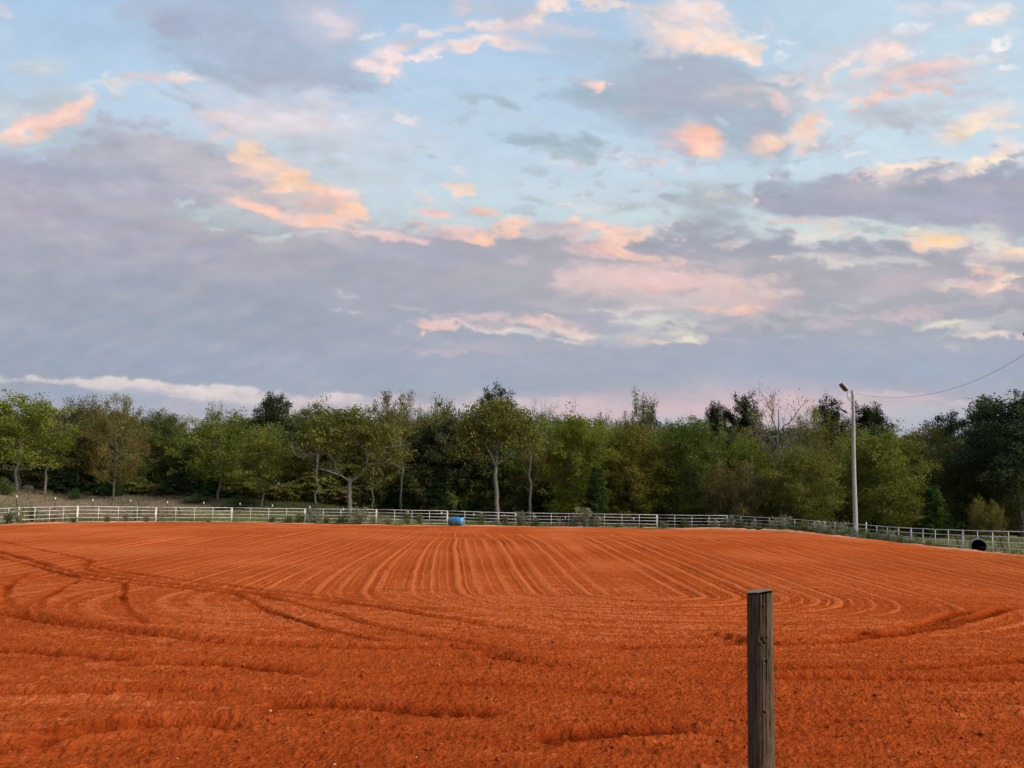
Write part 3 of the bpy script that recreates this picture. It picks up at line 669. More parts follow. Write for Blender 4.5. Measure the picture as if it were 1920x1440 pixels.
E(1700, 530, 60, 22, -10, (196, 188, 200), 0.75, 1.1); E(1640, 555, 60, 14, -10, (188, 186, 200), 0.6, 1.1)
# large pink wedge
PG([(1020, 525), (1160, 505), (1260, 490), (1340, 500), (1400, 525), (1470, 530), (1490, 545), (1450, 565), (1410, 590), (1350, 592), (1250, 575), (1150, 555)], (218, 200, 203), 0.85, 18, 20)
E(1250, 530, 120, 22, 4, (232, 200, 202), 0.8, 1.1); E(1330, 540, 60, 14, 3, (228, 204, 206), 0.6); E(1390, 576, 36, 8, -6, (254, 208, 192), 0.95, 0.9); E(1330, 580, 44, 6, 3, (240, 204, 196), 0.8); E(1450, 542, 34, 8, 0, (226, 208, 210), 0.7); E(1250, 560, 90, 9, 3, (200, 196, 206), 0.7)
E(1210, 580, 50, 10, 3, (222, 204, 206), 0.6); E(1050, 570, 80, 12, 0, (196, 190, 202), 0.6)
# broken pale windows under it
for x, y, rx, ry, an, c_, op in [(860, 605, 70, 8, -6, (238, 204, 202), .85), (805, 617, 20, 4, 0, (254, 206, 194), .85), (900, 590, 60, 6, 0, (222, 198, 202), .8), (920, 612, 50, 6, 4, (230, 204, 206), .8), (900, 600, 34, 6, 0, (172, 178, 196), .8),
        (960, 618, 60, 5, 4, (226, 220, 216), .85), (990, 628, 34, 3, 4, (228, 224, 216), .85), (1020, 600, 30, 8, 10, (244, 206, 200), .85), (1040, 592, 20, 4, 10, (254, 208, 196), .85), (1065, 610, 34, 10, 10, (240, 208, 202), .85), (1072, 618, 14, 6, 0, (254, 210, 190), .9),
        (1085, 625, 40, 8, 10, (232, 216, 208), .85), (1070, 640, 30, 4, 6, (232, 220, 210), .8), (1130, 605, 60, 8, 0, (176, 176, 196), .8), (1180, 590, 80, 7, 4, (184, 182, 198), .8), (1130, 578, 24, 4, 0, (220, 220, 216), .7), (1220, 582, 44, 5, 0, (222, 214, 214), .7),
        (1240, 605, 60, 11, 0, (222, 224, 216), .88), (1270, 625, 44, 10, 8, (230, 226, 212), .9), (1200, 620, 50, 8, 4, (186, 186, 200), .8), (1180, 635, 40, 7, 0, (206, 208, 212), .7), (1215, 640, 34, 6, 5, (240, 216, 204), .85), (1300, 640, 24, 4, 12, (240, 228, 212), .9), (1160, 650, 60, 8, 0, (190, 192, 204), .7),
        (1340, 600, 60, 8, 0, (176, 176, 196), .8), (1320, 618, 60, 7, 0, (204, 196, 206), .6), (1300, 615, 16, 6, 30, (220, 218, 212), .7),
        (900, 650, 130, 10, 0, (190, 184, 198), .6), (820, 655, 60, 5, 0, (196, 190, 202), .6), (650, 548, 20, 6, 15, (200, 200, 210), .7), (665, 583, 16, 4, 0, (206, 206, 214), .7), (775, 575, 34, 5, 18, (192, 194, 208), .6), (640, 580, 20, 3, 0, (208, 206, 212), .7),
        (1610, 598, 90, 7, -3, (208, 192, 204), .8), (1720, 585, 60, 6, -6, (212, 192, 202), .75), (1790, 605, 44, 7, 3, (222, 220, 210), .9), (1770, 604, 30, 4, -4, (240, 232, 212), .85), (1830, 612, 40, 8, 0, (204, 208, 206), .8), (1840, 628, 50, 4, 0, (246, 222, 208), .9), (1805, 625, 24, 5, 4, (220, 212, 208), .8),
        (1900, 600, 40, 9, -5, (196, 196, 206), .7), (1880, 590, 26, 4, -15, (206, 204, 210), .7), (1660, 650, 180, 10, 0, (178, 182, 198), .6)]:
    E(x, y, rx, ry, an, c_, op, 1.0, 0.85)
for _ in range(46):                                             # loose scud in the clear gaps
    x_, y_ = _eg.uniform(960, 1480), _eg.uniform(290, 400)
    E0(x_, y_, _eg.uniform(7, 26), _eg.uniform(2, 4.5), _eg.uniform(-14, 10), [(170, 188, 202), (178, 192, 206), (226, 214, 214), (186, 190, 204)][_eg.integers(4)], _eg.uniform(0.3, 0.65), 1.0, 1.0)
for _ in range(60):                                             # small lit shreds along the deck
    t_ = _eg.random(); x_ = 640 + t_ * 1280; y_ = np.interp(x_, [640, 900, 1200, 1500, 1920], [430, 440, 455, 440, 470]) + _eg.normal() * 16
    E0(x_, y_, _eg.uniform(6, 26), _eg.uniform(2, 5), _eg.uniform(-12, 14), [(240, 212, 206), (214, 204, 210), (196, 212, 222), (180, 184, 200)][_eg.integers(4)], _eg.uniform(0.3, 0.6), 1.0, 1.0)
for _ in range(70):                                             # broken texture at the right
    x_, y_ = _eg.uniform(1180, 1920), _eg.uniform(470, 650)
    E0(x_, y_, _eg.uniform(10, 44), _eg.uniform(2, 6), _eg.uniform(-10, 10), [(198, 194, 206), (166, 174, 192), (206, 210, 214), (214, 196, 202), (176, 180, 198)][_eg.integers(5)], _eg.uniform(0.25, 0.5), 1.1, 1.0)
# low streaks above the trees
PG([(-60, 704), (60, 706), (200, 713), (330, 722), (480, 732), (580, 742), (680, 752), (600, 758), (500, 762), (380, 756), (250, 745), (160, 735), (110, 722), (20, 712)], (222, 214, 216), 0.95, 4, 4)
E(260, 742, 90, 7, 2, (188, 192, 208), 0.85, 0.8, 0.4); E(160, 738, 100, 9, 4, (162, 176, 200), 0.6); E(400, 770, 300, 16, 0, (190, 190, 206), 0.7, 1.2); E(100, 755, 200, 18, 0, (160, 176, 202), 0.6, 1.2); E(330, 730, 90, 6, 4, (230, 220, 220), 0.7)
E(820, 765, 300, 12, 3, (214, 200, 208), 0.8, 1.2); E(1000, 755, 110, 7, 3, (218, 204, 208), 0.8, 1); E(1180, 770, 240, 20, 4, (214, 194, 203), 0.9, 1.2); E(1500, 758, 260, 30, 2, (220, 192, 203), 0.95, 1.3, 0.4)
E(1460, 780, 140, 14, 0, (220, 194, 204), 0.7, 1.2); E(1660, 742, 90, 7, 2, (214, 200, 208), 0.8, 1); E(1690, 770, 160, 10, 0, (194, 196, 208), 0.7, 1.2); E(1810, 755, 44, 5, 2, (214, 200, 208), 0.8)
E(1800, 790, 200, 24, 0, (180, 192, 210), 0.7, 1.3); E(1000, 725, 500, 12, 0, (164, 178, 200), 0.5, 1.3); E(1270, 800, 60, 12, 0, (196, 202, 214), 0.6, 1.2)
lay(ss(800, 900, py), (196, 198, 208))
# relief of the cloud billows, lit from the right
emb = fbm(px / 80, py / 34, 2, 4, 0.5) - fbm((px + 13) / 80, (py - 7) / 34, 2, 4, 0.5)
emb2 = fbm(px / 170, py / 60, 6, 5, 0.6) - fbm((px + 26) / 170, (py - 16) / 60, 6, 5, 0.6)
cm_ = ss(-46, -18, col[:, 0] - col[:, 2]) * ss(790, 640, py)
rel = np.clip((0.045 * emb + 0.085 * emb2), -0.05, 0.06) * cm_ * (0.35 + 0.65 * ss(560, 380, py))
col = col * (1 + rel[:, None] * np.array([1.15, 0.95, 0.8]))
# soft mottling
mt = 1 + 0.008 * B[6] + 0.020 * B[0] + 0.022 * B[1] + 0.012 * diag + 0.010 * B[4]
col = np.array([192, 202, 213.0]) + (col - np.array([192, 202, 213.0])) * 1.13
gm = col.mean(1, keepdims=True); col = col + (gm - col) * 0.10
col = col * (1 - 0.02 * ss(250, 600, py))[:, None] + np.array([1.5, 0, -2.5]) + (ss(250, 450, py) * ss(640, 500, py))[:, None] * np.array([4.0, 0, -2.0])
col = np.clip(col * mt[:, None], 0, 255)
lin = s2l(col) / (2 ** EXPO)
R = 4200.0
me = mesh_np('sky', D.reshape(-1, 3) * R + [0, 0, EYE], grid_mesh(az, el)[:, ::-1], True)
add_attr(me, 'air', lin)
m = bpy.data.materials.new('evening_sky'); m.use_nodes = True; nt = m.node_tree; nt.nodes.clear()
o_ = N(nt, 'ShaderNodeOutputMaterial'); em = N(nt, 'ShaderNodeEmission'); a_ = N(nt, 'ShaderNodeAttribute', attribute_name='air')
nt.links.new(a_.outputs['Color'], em.inputs[0]); nt.links.new(em.outputs[0], o_.inputs[0])
m.cycles.emission_sampling = 'NONE'
tag(link('sky', me, m), kind='structure')
del px, py, ux, uy, col, B, diag, diag2, D

#@@FENCE
# ------------------------------------------------------------------ white pipe fence round the arena
FP = [(-45, 58.5), (36, 65), (146, 71.5), (293, 77.5), (435, 80.5), (572, 82.3), (706, 83.5), (839, 84.3), (967, 84.9), (1100, 85.2), (1232, 85.3), (1363, 84.3),
      (1472, 78), (1547, 71.5), (1624, 65), (1708, 58), (1805, 51), (1924, 44.8), (2060, 39)]
TOPY = {146: 949, 293: 950.7, 435: 951.6, 572: 953.8, 706: 955, 839: 957.5, 967: 961.6, 1100: 963, 1232: 965, 1363: 966.3, 1472: 972, 1547: 978, 1624: 984, 1708: 990, 1805: 994, 1924: 996.7, 36: 951.5, -45: 955, 2060: 1002}
fence = empty('pipe_fence', atg(967, 84.9), 'white five rail pipe fence curving round the far side of the red dirt arena', 'fence')
FH = 1.52
pts = []
for px_, Yd in FP:
    p = at(px_, TOPY[px_], Yd); pts.append(np.array([p[0], Yd, p[2] - FH]))
def local(o, p): return Vector(p) - o.location
for i, p in enumerate(pts):
    b_ = MB(); q = local(fence, p)
    big = i in (7, 8, 10, 12, 14, 16, 3, 2, 5)
    r_ = 0.038 if big else 0.030
    h_ = FH + (0.22 if i == 14 else 0.03)
    lean = Vector((0.015 * math.sin(i * 2.3), 0, 0))
    b_.tube([q + Vector((0, 0, -0.5)), q + lean + Vector((0, 0, h_))], r_, 10)
    b_.tube([q + lean + Vector((0, 0, h_)), q + lean + Vector((0, 0, h_ + 0.02))], [r_ * 1.08, r_ * 0.7], 10)
    b_.build('post', M_white, fence)
RZ = [1.50, 1.17, 0.83, 0.48, 0.10]
for i in range(len(pts) - 1):
    a_, c_ = local(fence, pts[i]), local(fence, pts[i + 1])
    d_ = (c_ - a_); L = d_.length; u_ = d_.normalized()
    s0, s1 = a_ + u_ * 0.065, c_ - u_ * 0.065
    b_ = MB()
    sag = 0.012 * math.sin(i * 1.7)
    for k, z in enumerate(RZ):
        up = Vector((0, 0, z)); mid = (s0 + s1) / 2 + up + Vector((0, 0, -0.015 + sag))
        b_.tube([s0 + up, (s0 * 3 + s1) / 4 + up + Vector((0, 0, sag * .7)), mid, (s0 + s1 * 3) / 4 + up + Vector((0, 0, sag * .7)), s1 + up], 0.028 if k == 0 else 0.023, 7)
    for k in range(5):
        t = k / 4; q = s0.lerp(s1, t)
        b_.tube([q + Vector((0, 0, RZ[-1] - 0.06)), q + Vector((0, 0, RZ[0]))], 0.024, 7)
    for q, sg in ((s0, -1), (s1, 1)):                                     # clamps to the post
        b_.box(q + u_ * 0.05 * sg + Vector((0, 0, RZ[1])), (0.07, 0.07, 0.08))
        b_.box(q + u_ * 0.05 * sg + Vector((0, 0, RZ[3])), (0.07, 0.06, 0.06))
    b_.build('rail_panel', M_white, fence)

# ------------------------------------------------------------------ wire fences behind
def wire_fence(items, label, cap=True, hh=1.35, rad=0.035, mat=None, wires=(0.3, 0.6, 0.9, 1.2), lean=None):
    P = []
    for px_, ty, Y0, Y1 in items:
        best = None
        for Yd in np.arange(Y0, Y1, 0.5):
            p = at(px_, ty, Yd); g = ground_z(p[0], Yd); er = abs(p[2] - hh - g)
            if best is None or er < best[0]: best = (er, p[0], Yd, g)
        P.append((best[1], best[2], best[3], at(px_, ty, best[2])[2]))
    root = empty('wire_fence', (P[0][0], P[0][1], P[0][2]), label, 'fence')
    tops = []
    for i, (x, y, g, zt) in enumerate(P):
        q = local(root, (x, y, 0)); q.z = 0
        z0 = min(g, zt - 0.9) - 0.3 - root.location.z; z1 = zt - root.location.z
        ln = Vector(((lean[i] if lean else 0.02 * math.sin(i * 3)), 0, 0))
        b_ = MB(); b_.tube([q - ln + Vector((0, 0, z0)), q + Vector((0, 0, z1))], rad, 6)
        b_.box(q + Vector((0, -rad, (z0 + z1) / 2)), (0.012, rad * 1.2, (z1 - z0) * 0.9))
        po = b_.build('fence_post', mat or M_dark, root, smooth=False)
        if cap:
            b_ = MB(); b_.tube([q + Vector((0, 0, z1 - 0.13)), q + Vector((0, 0, z1 + 0.08)), q + Vector((0, 0, z1 + 0.12))], [0.058, 0.055, 0.03], 8)
            b_.build('cap', M_cap, po)
        tops.append(q + Vector((0, 0, z1)))
    for w_ in wires:
        b_ = MB()
        for a_, c_ in zip(tops[:-1], tops[1:]):
            up = Vector((0, 0, w_ - hh)); b_.tube([a_ + up, (a_ + c_) / 2 + up - Vector((0, 0, 0.03)), c_ + up], 0.006, 4, False)
        b_.build('wire', M_wire, root)
    return root
wire_fence([(32, 931, 80, 98), (104, 934.5, 80, 98), (174, 938, 82, 98), (245, 939, 84, 98), (314, 942, 84, 98), (382, 943, 86, 98), (450, 945, 86, 98), (511, 948, 88, 98), (581, 951, 88, 98),
            (644, 955, 88, 98), (706, 957, 88, 98), (765, 960, 88, 98), (828, 961.5, 88, 98), (888, 964.5, 88, 98), (945, 967, 88, 98), (1004, 969, 88, 98), (1060, 970, 88, 98), (1124, 971, 88, 98), (1188, 972, 88, 98)],
           'thin wire fence on dark posts with white caps, behind the left of the pipe fence')
wire_fence([(1663, 1001, 80, 92), (1718, 1003, 72, 86), (1793, 1005, 62, 80), (1875, 1007, 58, 76), (1965, 1010, 54, 70)],
           'low wire fence on leaning dark posts in the grass at the right', cap=False, hh=1.2, rad=0.05, lean=[0.1, -0.35, -0.3, -0.35, 0.2], wires=(0.35, 0.7, 1.05))

# ------------------------------------------------------------------ front post
def post_front():
    Yd = 4.15
    top = at(1424.5, 1107.5, Yd); r0 = 0.0655
    root = empty('wooden_post', (top[0], Yd, 0.0), 'weathered round wooden post standing alone in the near dirt', 'post')
    nt_, nz = 240, 420
    z = np.concatenate([np.linspace(-0.4, top[2] - 0.012, nz)])
    T, Zz = np.meshgrid(np.arange(nt_) / nt_ * 2 * np.pi, z)
    g = np.zeros_like(T)
    gr = np.random.default_rng(5)
    ca, sa = np.cos(T), np.sin(T)
    fib = fbm(T * 12, Zz * 3.0, 2, 4); fib2 = fbm(T * 34, Zz * 5.0, 4, 3)
    per = np.cos(T) * 0  # seam-safe: cracks dominate, fibre noise blended at the back
    bl = ss(0, 0.25, T) * ss(2 * np.pi, 2 * np.pi - 0.25, T)
    R_ = r0 + 0.0016 * fib * bl + 0.0007 * fib2 * bl + 0.0015 * (top[2] - Zz)
    dark = np.zeros_like(T)
    # T = -pi/2 (3pi/2) faces the camera
    cr = [(4.86, top[2], 0.62, 0.042, 0.014), (4.62, top[2], 0.27, 0.034, 0.010), (4.36, top[2], 0.25, 0.026, 0.008), (5.05, top[2] - 0.30, 0.5, 0.014, 0.006), (4.52, top[2] - 0.35, 0.55, 0.014, 0.006),
          (4.30, top[2] - 0.1, 0.6, 0.010, 0.005), (5.35, top[2], 0.5, 0.016, 0.007), (4.0, top[2] - 0.2, 0.7, 0.014, 0.006), (3.7, top[2], 0.6, 0.02, 0.006), (5.15, top[2] - 0.1, 0.7, 0.008, 0.004), (4.75, top[2] - 0.55, 0.6, 0.010, 0.005), (4.45, top[2] - 0.75, 0.5, 0.010, 0.005)]
    for k in range(46):
        cr.append((gr.uniform(0.3, 6.0), top[2] - gr.uniform(0, 1.1), gr.uniform(0.08, 0.5), gr.uniform(0.004, 0.009), gr.uniform(0.0015, 0.004)))
    for t0, zt, ln, wd, dp in cr:
        wd = wd * 1.5
        s_ = (zt - Zz) / ln
        wdl = wd * np.clip(1.05 - s_, 0.15, 1) * (0.8 + 0.4 * vn(Zz * 22, Zz * 0 + t0 * 9, 3))
        c0 = t0 + 0.035 * vn(Zz * 5, Zz * 0 + t0 * 3, 4) + 0.008 * vn(Zz * 40, Zz * 0 + t0, 5)
        mk = np.exp(-((T - c0) / wdl) ** 2) * ((s_ > -0.001) & (s_ < 1)) * ss(1.0, 0.8, s_)
        R_ -= dp * mk; dark = np.maximum(dark, mk * min(1, dp / 0.006))
    for t0, dz, rr_, dp in [(4.60, 0.075, 0.0045, 0.010), (4.80, 0.358, 0.0065, 0.014), (4.64, 0.615, 0.0055, 0.012), (4.50, 0.245, 0.009, 0.006), (4.64, 0.262, 0.006, 0.009), (4.82, 0.238, 0.007, 0.006), (4.57, 0.92, 0.006, 0.008), (4.2, 0.5, 0.004, 0.006)]:
        dd = np.hypot((T - t0) * r0, Zz - (top[2] - dz))
        R_ -= dp * np.exp(-(dd / rr_) ** 2); R_ += dp * 0.25 * np.exp(-((dd - rr_ * 2) / (rr_ * 0.7)) ** 2)
        dark = np.maximum(dark, np.exp(-(dd / rr_) ** 4))
    Ztop = Zz.copy()
    slope = 0.010 * ca
    ztw = top[2] + slope + 0.0015 * vn(T * 3, T * 0, 6)
    Ztop = np.where(Zz > top[2] - 0.10, Zz + (ztw - top[2]) * ss(top[2] - 0.10, top[2], Zz), Zz)
    V = [np.stack([R_ * ca, R_ * sa, Ztop], -1).reshape(-1, 3)]
    i = np.arange(nt_); Q = []
    for r in range(nz - 1):
        Q.append(np.stack([r * nt_ + i, r * nt_ + (i + 1) % nt_, (r + 1) * nt_ + (i + 1) % nt_, (r + 1) * nt_ + i], 1))
    me = mesh_np('shaft', V[0], np.concatenate(Q), True); add_attr(me, 'crack', dark.ravel())
    m, nt2, b = mat_new('weathered_wood', 0.92, 0.15)
    v = objco(nt2, (1, 1, 0.09)); v2 = objco(nt2, (1, 1, 0.4))
    f = noise(nt2, v, 95, 6, 0.65); f2 = noise(nt2, v2, 9, 4)
    c1 = ramp(nt2, f, [(0.30, (0.030, 0.019, 0.012)), (0.55, (0.095, 0.063, 0.042)), (0.80, (0.19, 0.132, 0.092))])
    c2 = ramp(nt2, f, [(0.30, (0.034, 0.026, 0.012)), (0.78, (0.105, 0.088, 0.042))])
    cc = mix(nt2, ramp(nt2, f2, [(0.42, (0, 0, 0)), (0.66, (1, 1, 1))]), c1, c2)
    at_ = N(nt2, 'ShaderNodeAttribute', attribute_name='crack')
    cc = mix(nt2, at_.outputs['Fac'], cc, (0.010, 0.007, 0.005))
    nt2.links.new(cc, b.inputs['Base Color']); bump(nt2, b, f, 0.6, 0.003)
    link('shaft', me, m, root)
    # sawn top
    nr = 18; V = []; Fs = []
    for r in range(nr + 1):
        f_ = r / nr
        rad = (R_[-1] * f_)
        x = rad * np.cos(i / nt_ * 2 * np.pi); y = rad * np.sin(i / nt_ * 2 * np.pi)
        zz = top[2] + 0.010 * f_ * np.cos(i / nt_ * 2 * np.pi) + 0.0015 * f_ * vn(i / nt_ * 6.28 * 3, i * 0.0, 6) + 0.0004 + 0.002 * (1 - f_)
        V.append(np.stack([x, y, zz], 1))
    for r in range(nr):
        Fs.append(np.stack([r * nt_ + i, r * nt_ + (i + 1) % nt_, (r + 1) * nt_ + (i + 1) % nt_, (r + 1) * nt_ + i], 1)[:, ::-1])
    me = mesh_np('sawn_top', np.concatenate(V), np.concatenate(Fs), True)
    m2, nt3, b3 = mat_new('end_grain', 0.9, 0.15)
    wv = N(nt3, 'ShaderNodeTexWave', wave_type='RINGS', rings_direction='Z'); wv.inputs['Scale'].default_value = 40; wv.inputs['Distortion'].default_value = 2
    nt3.links.new(objco(nt3), wv.inputs['Vector'])
    nt3.links.new(ramp(nt3, wv.outputs['Fac'], [(0.2, (0.09, 0.07, 0.05)), (0.8, (0.22, 0.175, 0.13))]), b3.inputs['Base Color'])
    link('sawn_top', me, m2, root)
post_front()

# ------------------------------------------------------------------ light poles and the line between them
def light_pole(base, topz, lamps, label, r0=0.21, r1=0.125):
    root = empty('light_pole', base, label, 'light pole', 'wooden light poles beside the arena')
    hgt = topz - base[2]
    b_ = MB(); n_ = 26
    b_.tube([(0.02 * math.sin(k * .35), 0, -0.6 + (hgt + 0.6) * k / n_) for k in range(n_ + 1)], [r0 + (r1 - r0) * (k / n_) ** 0.9 for k in range(n_ + 1)], 18)
    b_.build('shaft', M_pole, root)
    b_ = MB(); z = hgt - 0.14
    b_.tube([(-0.10, -0.02, z), (-0.20, -0.03, z)], 0.03, 8); b_.tube([(-0.21, -0.03, z - 0.07), (-0.21, -0.03, z - 0.02), (-0.21, -0.03, z + 0.03), (-0.21, -0.03, z + 0.08)], [0.04, 0.06, 0.04, 0.055], 12)
    b_.build('insulator', M_galv, root)
    b_ = MB(); b_.tube([(r1 * 0.8, -r1 * .75, hgt - 0.9), (r1 * .8, -r1 * .75, hgt - 6)], 0.012, 6); b_.build('conduit', M_galv, root)
    if lamps:
        # upper floodlight on a bent arm with a coiled lead
        zt = hgt
        arm = [(-0.13, -0.06, zt - 0.95), (-0.34, -0.16, zt - 0.93), (-0.50, -0.22, zt - 0.78), (-0.57, -0.24, zt - 0.58), (-0.57, -0.24, zt - 0.12)]
        A = smooth_pl(arm, 5)
        ax = Vector((-0.60, -0.12, 0.62)).normalized(); nrm = Vector((-0.60, -0.35, -0.55)); nrm = (nrm - ax * nrm.dot(ax)).normalized(); sd_ = ax.cross(nrm)
        Mx = Matrix((sd_, nrm, ax)).transposed()
        c0 = Vector((-0.60, -0.25, zt - 0.10))
        # housing: lofted rounded shell
        Vh = []; Fh = []
        prof = [(0.0, 0.10, 0.06), (0.05, 0.19, 0.13), (0.22, 0.24, 0.17), (0.55, 0.25, 0.17), (0.82, 0.23, 0.13), (0.88, 0.20, 0.10)]
        seg = 20
        for (s_, wx_, wy_) in prof:
            for k in range(seg):
                an = 2 * math.pi * k / seg; cx_ = abs(math.cos(an)) ** 0.6 * math.copysign(1, math.cos(an)); sy_ = abs(math.sin(an)) ** 0.6 * math.copysign(1, math.sin(an))
                Vh.append(c0 + Mx @ Vector((cx_ * wx_, sy_ * wy_ if sy_ < 0 else sy_ * 0.06, s_)))
        for r in range(len(prof) - 1):
            for k in range(seg):
                Fh.append((r * seg + k, r * seg + (k + 1) % seg, (r + 1) * seg + (k + 1) % seg, (r + 1) * seg + k))
        Fh.append(tuple(range(seg))[::-1]); Fh.append(tuple((len(prof) - 1) * seg + k for k in range(seg)))
        b_ = MB(); b_.add(Vh, Fh); fl = b_.build('floodlight', M_galv, root)
        b_ = MB(); b_.tube(A, 0.038, 10)
        b_.box((-0.135, -0.06, zt - 0.92), (0.05, 0.12, 0.55)); b_.build('arm', M_galv, fl)
        b_ = MB(); b_.box(c0 + Mx @ Vector((0, 0.085, 0.46)), (0.40, 0.05, 0.74), Mx); b_.build('lens', M_lens, fl, bevel=0.015, smooth=False)
        b_ = MB(); b_.tube([c0 + Mx @ Vector((0, -0.15, 0.72)), c0 + Mx @ Vector((0, -0.28, 0.72))], [0.06, 0.05], 10); b_.build('photocell', M_dark, fl)
        b_ = MB(); cc_ = Vector((-0.30, -0.18, zt - 0.74)); b_.tube([cc_ + Vector((0.12 * math.cos(t), 0.01 * t, 0.12 * math.sin(t))) for t in np.linspace(0.2, 6.6, 22)] + [Vector((-0.12, -0.10, zt - 0.70))], 0.016, 6)
        b_.build('cable', M_dark, fl)
        # lower slim lamp
        z2 = zt - 2.32
        b_ = MB(); A = smooth_pl([(-0.12, -0.05, z2 - 0.12), (-0.22, -0.08, z2 + 0.14), (-0.40, -0.12, z2 + 0.31), (-0.62, -0.14, z2 + 0.33)], 5)
        ax = Vector((-0.86, -0.1, 0.42)).normalized(); c1 = Vector((-0.58, -0.14, z2 + 0.30))
        up = Vector((0, 0, 1)); nrm = (up - ax * up.dot(ax)).normalized(); sd_ = ax.cross(nrm); Mx = Matrix((sd_, nrm, ax)).transposed()
        Vh = []; Fh = []; prof = [(0, 0.05, 0.04), (0.08, 0.10, 0.07), (0.30, 0.13, 0.075), (0.55, 0.13, 0.05), (0.78, 0.08, 0.02)]
        for (s_, wx_, wy_) in prof:
            for k in range(14):
                an = 2 * math.pi * k / 14; Vh.append(c1 + Mx @ Vector((math.cos(an) * wx_, math.sin(an) * wy_ * (1 if math.sin(an) > 0 else 1.1), s_)))
        for r in range(4):
            for k in range(14): Fh.append((r * 14 + k, r * 14 + (k + 1) % 14, (r + 1) * 14 + (k + 1) % 14, (r + 1) * 14 + k))
        Fh.append(tuple(range(14))[::-1]); Fh.append(tuple(56 + k for k in range(14)))
        h_ = MB(); h_.add(Vh, Fh); h_.tube([c1 + Mx @ Vector((0, 0.05, 0.25)), c1 + Mx @ Vector((0, 0.15, 0.25))], 0.045, 8)
        lo = h_.build('slim_lamp', M_dark, root)
        b_.tube(A, 0.025, 8); b_.build('arm', M_galv, lo)
    return root
YP = 67.5
pt = at(1598.8, 732, YP); gb = ground_z(pt[0], YP)
light_pole((pt[0], YP, gb), pt[2], True, 'tall grey wooden light pole with two lamps behind the right part of the fence')
# second pole stands just right of the frame, its lamp tip reaches in
YQ = 48.0
pq = at(1953, 641, YQ); gq = ground_z(pq[0], YQ)
rt = light_pole((pq[0], YQ, gq), pq[2], True, 'wooden light pole at the right edge of the picture, only its lamp tip showing')
b_ = MB()
wa = Vector((pt[0] + 0.13, YP, pt[2] - 0.30)); wc = Vector((pq[0] - 0.1, YQ, pq[2] - 0.05))
low = at(1702, 745.5, 62.6)
P3 = []
for k in range(41):
    t = k / 40
    p = wa.lerp(wc, t); p.z -= 0
    P3.append([p.x, p.y, t])
obs = [(1604, 739), (1640, 743.5), (1680, 745.5), (1702, 745), (1740, 740), (1780, 731), (1820, 717), (1860, 700), (1900, 677), (1920, 664), (1956, 643)]
W3 = []
for x, y, t in P3:
    pxx = project([x, y, 9.0])[0]
    for _ in range(3):
        pyy = np.interp(pxx, [o[0] for o in obs], [o[1] for o in obs]); z = at(pxx, pyy, y)[2]; pxx = project([x, y, z])[0]
    W3.append((x, y, z))
zc = np.polyfit([p[2] for p in P3], [w[2] for w in W3], 3)
zs = np.polyval(zc, [p[2] for p in P3])
W3 = [(w[0], w[1], z) for w, z in zip(W3, zs)]
o_w = wa
b_.tube([Vector(w) - o_w for w in W3], 0.012, 5, False)
wo_ = b_.build('power_line', M_wire)
wo_.location = o_w
tag(wo_, 'sagging power line running from the top of the light pole to the right edge', 'wire')

# ------------------------------------------------------------------ drums
def drum(label, p, r, L, mat, lidmat, rz, openend=False):
    root = empty('barrel', (p[0], p[1], p[2]), label, 'barrel', rz=rz)
    V = MB(); seg = 40
    prof = [(-L / 2, r * 0.93), (-L / 2 + 0.02 * L, r), (-L / 6 - 0.03, r), (-L / 6, r * 1.035), (-L / 6 + 0.03, r), (L / 6 - 0.03, r), (L / 6, r * 1.035), (L / 6 + 0.03, r), (L / 2 - 0.02 * L, r), (L / 2, r * 0.95)]
    V.tube([(s_, 0, r) for s_, _ in prof], [q for _, q in prof], seg, cap=False)
    V.build('body', mat, root)
    if not openend:
        for sx_ in (-1, 1):
            V = MB(); V.tube([(sx_ * L / 2, 0, r), (sx_ * (L / 2 + 0.012), 0, r), (sx_ * (L / 2 + 0.012), 0, r), (sx_ * (L / 2 - 0.02), 0, r)], [r * 0.96, r * 0.95, r * 0.86, r * 0.85], seg)
            if sx_ > 0:
                V.tube([(L / 2 - 0.02, 0.22 * r / 0.45, r * 1.4), (L / 2 + 0.01, 0.22 * r / 0.45, r * 1.4)], 0.05, 12)
            V.build('lid', lidmat, root)
    else:
        V = MB(); V.tube([(-L / 2 + 0.03, 0, r), (L / 2 - 0.05, 0, r)], [r * 0.935, r * 0.90], seg, cap=False)
        V.tube([(L / 2 - 0.06, 0, r), (L / 2 - 0.05, 0, r)], r * 0.93, seg); V.build('inside', M_black, root)
        V = MB(); A_ = []
        V.tube([(-L / 2, math.cos(t) * r * 0.955, r + math.sin(t) * r * 0.955) for t in np.linspace(0, 2 * math.pi, seg + 1)], 0.022, 6, False); V.build('rim', lidmat, root)
    return root
gb_ = pxg(855, 986.5)
drum('bright blue plastic barrel lying on its side by the far fence', (gb_[0], gb_[1], 0.05), 0.44, 1.50, M_blue, M_bluelid, math.radians(-24))
YD = 48.4
pd = at(1841.5, 1039.5, YD)
drum('round grey drum lying with its open black end towards the viewer', (pd[0], YD + 0.4, pd[2] + 0.07), 0.44, 1.2, M_drum, M_drum, math.radians(63), True)

